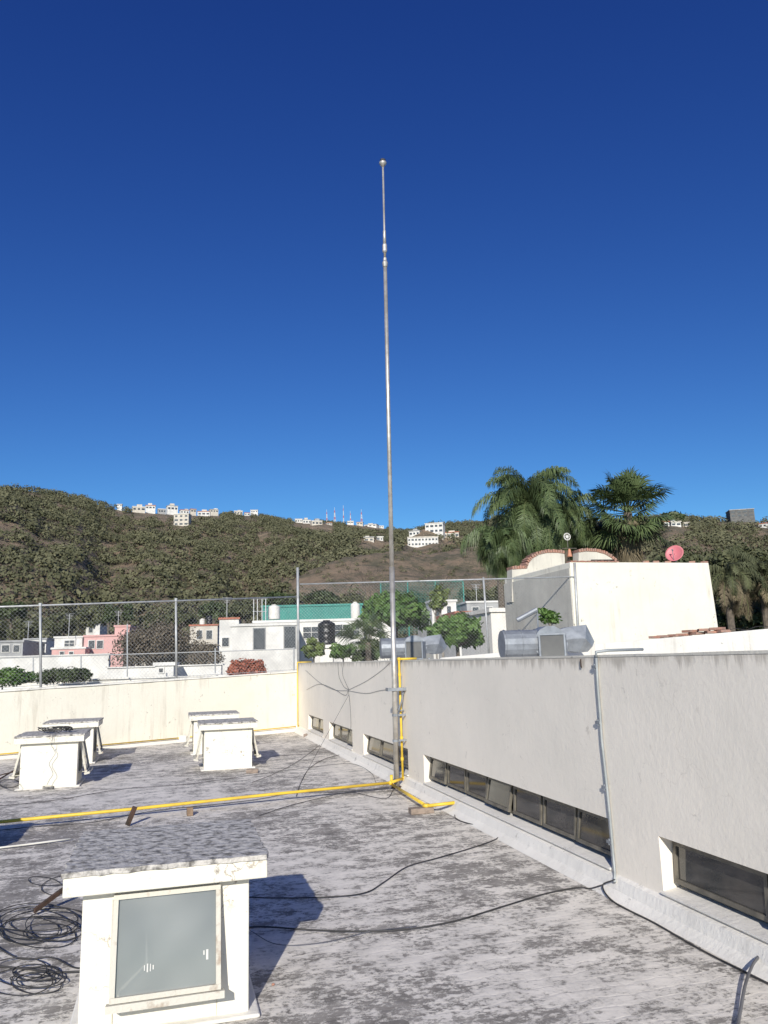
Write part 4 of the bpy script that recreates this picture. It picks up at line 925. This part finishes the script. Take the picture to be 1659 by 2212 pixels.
for k,prof in enumerate([[(1106,1300),(1106,1230),(1138,1228),(1142,1216),(1150,1206),(1164,1198),(1182,1194),(1204,1194),(1219,1196),(1220,1206),(1220,1300)],[(1250,1300),(1250,1193),(1266,1191),(1288,1192),(1306,1197),(1320,1205),(1329,1214),(1332,1220),(1332,1300)]]):
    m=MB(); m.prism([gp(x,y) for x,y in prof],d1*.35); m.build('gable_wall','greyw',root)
    pts=[gp(x,y) for x,y in prof[1:-1]]; m=MB()
    for i in range(len(pts)-1):
        a,b=pts[i],pts[i+1]
        if abs((b-a).z)>3*abs((b-a).dot(u)) : continue
        n=max(1,round((b-a).length/.075)); dd=(b-a)/n; upv=nrm.cross(dd).normalized(); upv=upv if upv.z>0 else -upv
        for j in range(n): m.box(a+dd*j+dd*.1+nrm*.03+upv*.003,dd*.78,d1*.41,upv*(.085+.014*((i+j)%2)))
    m.build('brick_edging','brick',root)
m=MB(); a=gp(1219,1238); b=gp(1251,1238); m.box(V((a.x,a.y,a.z-.6)),b-a,d1*.35,(0,0,.6)); m.build('gable_sill','white',root)
m=MB()
for j in range(14): m.box(V((b0.x,b0.y,ztop+.002))+u*(.02+.095*j)+nrm*.015,u*.08,d1*.22,(0,0,.03+.006*(j%2)))
m.build('brick_edging','brick',root)
m=MB(); bc=gp(1235,1184)+d1*.15; 
m.tube([bc,bc-V((0,0,.03)),bc-V((0,0,.1)),bc-V((0,0,.2)),bc-V((0,0,.24))],[.015,.04,.05,.07,.085],16); tag(m.build('bell','bell',None,smooth=True),'small terracotta bell hanging in the gap of the gable','bell')
m=MB(); m.tube([gp(1219,1183)+d1*.15,gp(1251,1183)+d1*.15],.012,6); m.build('bell_bar','bronze',root)
root2=empty('round_ornament',gp(1232,1190)+d1*.2,'round white openwork disc standing above the bell','ornament')
dc=gp(1232,1157)+d1*.2; dr=.105
m=MB(); ring=[dc+(u*math.cos(i/20*2*PI)+V((0,0,1))*math.sin(i/20*2*PI))*dr for i in range(21)]; m.tube(ring,.014,6); m.build('ring','hwhite',root2)
m=MB()
for i in range(8): a=i*PI/4; m.tube([dc,dc+(u*math.cos(a)+V((0,0,1))*math.sin(a))*dr],.008,4)
m.tube([dc-d1*.01,dc+d1*.01],.045,12); m.build('spokes','hwhite',root2)
m=MB(); m.tube([dc-V((0,0,dr)),dc-V((0,0,.33))],.012,6); m.build('stem','bronze',root2)
for i,px in enumerate((1400,1422,1448,1500,1528)):
    p=hp(px,1213)+d1*.12; m=MB(); m.cb(V((p.x,p.y,ztop+.028)),.16,.12,.05,ANG+random.uniform(-.4,.4)); tag(m.build('roof_brick','brick',None,bev=.005),'loose brick on top of the cream house wall, %s from the left'%ORD[i],'brick','loose bricks on the house wall')
wire('dark_strip','short dark rolled strip lying on the house wall top','strip',[V((hp(1280,1217).x,hp(1280,1217).y+.1,ztop+.06)),V((hp(1330,1217).x,hp(1330,1217).y+.1,ztop+.065))],.022,sm=False)
# red dish
dcn=hp(1484,1192)+d1*.5
root2=empty('satellite_dish',V((dcn.x,dcn.y,ztop)),'faded red round satellite dish on the cream house','satellite dish')
ax=V((-.55,-.72,.42)).normalized(); su=ax.cross(V((0,0,1))).normalized(); sv=su.cross(ax)
m=MB(); rr_=.245
for i in range(7):
    r=rr_*i/6; 
    for j in range(28): a=2*PI*j/28; m.v.append(dcn+(su*math.cos(a)+sv*math.sin(a))*r+ax*(.28*r*r/rr_))
for i in range(6):
    for j in range(28): a=i*28+j; b=i*28+(j+1)%28; m.f.append((a,b,b+28,a+28))
o=m.build('reflector','red',root2,smooth=True); sd=o.modifiers.new('solid','SOLIDIFY'); sd.thickness=.01
m=MB(); f_=dcn+ax*.26; m.tube([dcn-sv*.22+ax*.05,f_],.008,5); m.tube([f_,f_-ax*.06],.02,8); m.build('feed_arm','galv',root2)
m=MB(); m.tube([V((dcn.x,dcn.y,ztop)),V((dcn.x,dcn.y,dcn.z))-ax*.03],.018,6); m.build('stand','galv',root2)
# clay tiles on the white parapet
def W2(px): 
    p=PH(px,1378,Wa+wn*.1,wn); p.z=wz(p); return p
for i,px in enumerate([1418,1436,1460,1478,1492,1506,1522,1538,1552,1562]):
    p=W2(px); m=MB(); lay=1 if i in (4,6,8) else 0
    m.cb(p+V((0,0,.024+lay*.04)),.15,.17,.035,ANG+random.uniform(-.5,.5)); tag(m.build('clay_tile','brick',None,bev=.005),'loose red clay tile on the white right parapet, %s from the left'%ORD[i],'tile','loose clay tiles on the right parapet')
wire('parapet_wire','thin wire lying along the white parapet at the right','wire',[W2(x)+V((0,0,.014+.03*(i%2))) for i,x in enumerate((1570,1590,1615,1640,1680))],.004)
a=D(1117,1340,15);b=D(1160,1317,15); rt=empty('flood_light',V((b.x,b.y,1.6)),'short grey tubular floodlight in front of the grey wall','lamp'); m=MB(); m.tube([a,b],[.045,.05],8); m.build('lamp_body','galv',rt); m=MB(); m.tube([b,V((b.x,b.y,1.0))],.015,6); m.build('bracket','galv',rt)
wire('rusty_hook','short rusty hook on the pale wall near its top','hook',[wp(1254,1424,-.01),wp(1255,1436,-.02),wp(1256,1442,-.01)],.005,'rust')
# ---------------------------------------------------------------- light
EL=math.radians(24)
w=bpy.data.worlds.new('World'); S.world=w; w.use_nodes=True; nt=w.node_tree; bg=nt.nodes['Background']
sky=nt.nodes.new('ShaderNodeTexSky'); sky.sky_type='NISHITA'; sky.sun_disc=False; sky.sun_elevation=EL; sky.sun_rotation=PI; sky.altitude=1500; sky.air_density=1.; sky.dust_density=.3; sky.ozone_density=3.
# camera-like saturation of the clear sky: per-channel contrast curve
sep=nn(nt,'ShaderNodeSeparateColor',{'Color':sky.outputs[0]}); chs=[]
for i,(a,p) in enumerate(((.85,1.5),(1.12,1.42),(1.08,1.0))):
    x=mth(nt,'MULTIPLY',sep.outputs[i],.1); x=mth(nt,'MULTIPLY',mth(nt,'POWER',x,p),a*10); chs.append(mth(nt,'MINIMUM',x,[9.,9.,10.][i]))
cmb=nn(nt,'ShaderNodeCombineColor',{0:chs[0],1:chs[1],2:chs[2]})
nt.links.new(cmb.outputs[0],bg.inputs['Color']); bg.inputs['Strength'].default_value=.1
sl=bpy.data.lights.new('sun','SUN'); sl.energy=5.; sl.angle=math.radians(.5); sl.color=(1,.955,.87)
so=bpy.data.objects.new('sun',sl); COL.objects.link(so)
so.rotation_euler=V((0.07,math.cos(EL),-math.sin(EL))).to_track_quat('-Z','Y').to_euler()
S.view_settings.view_transform='Standard'; S.view_settings.look='None'; S.view_settings.exposure=0
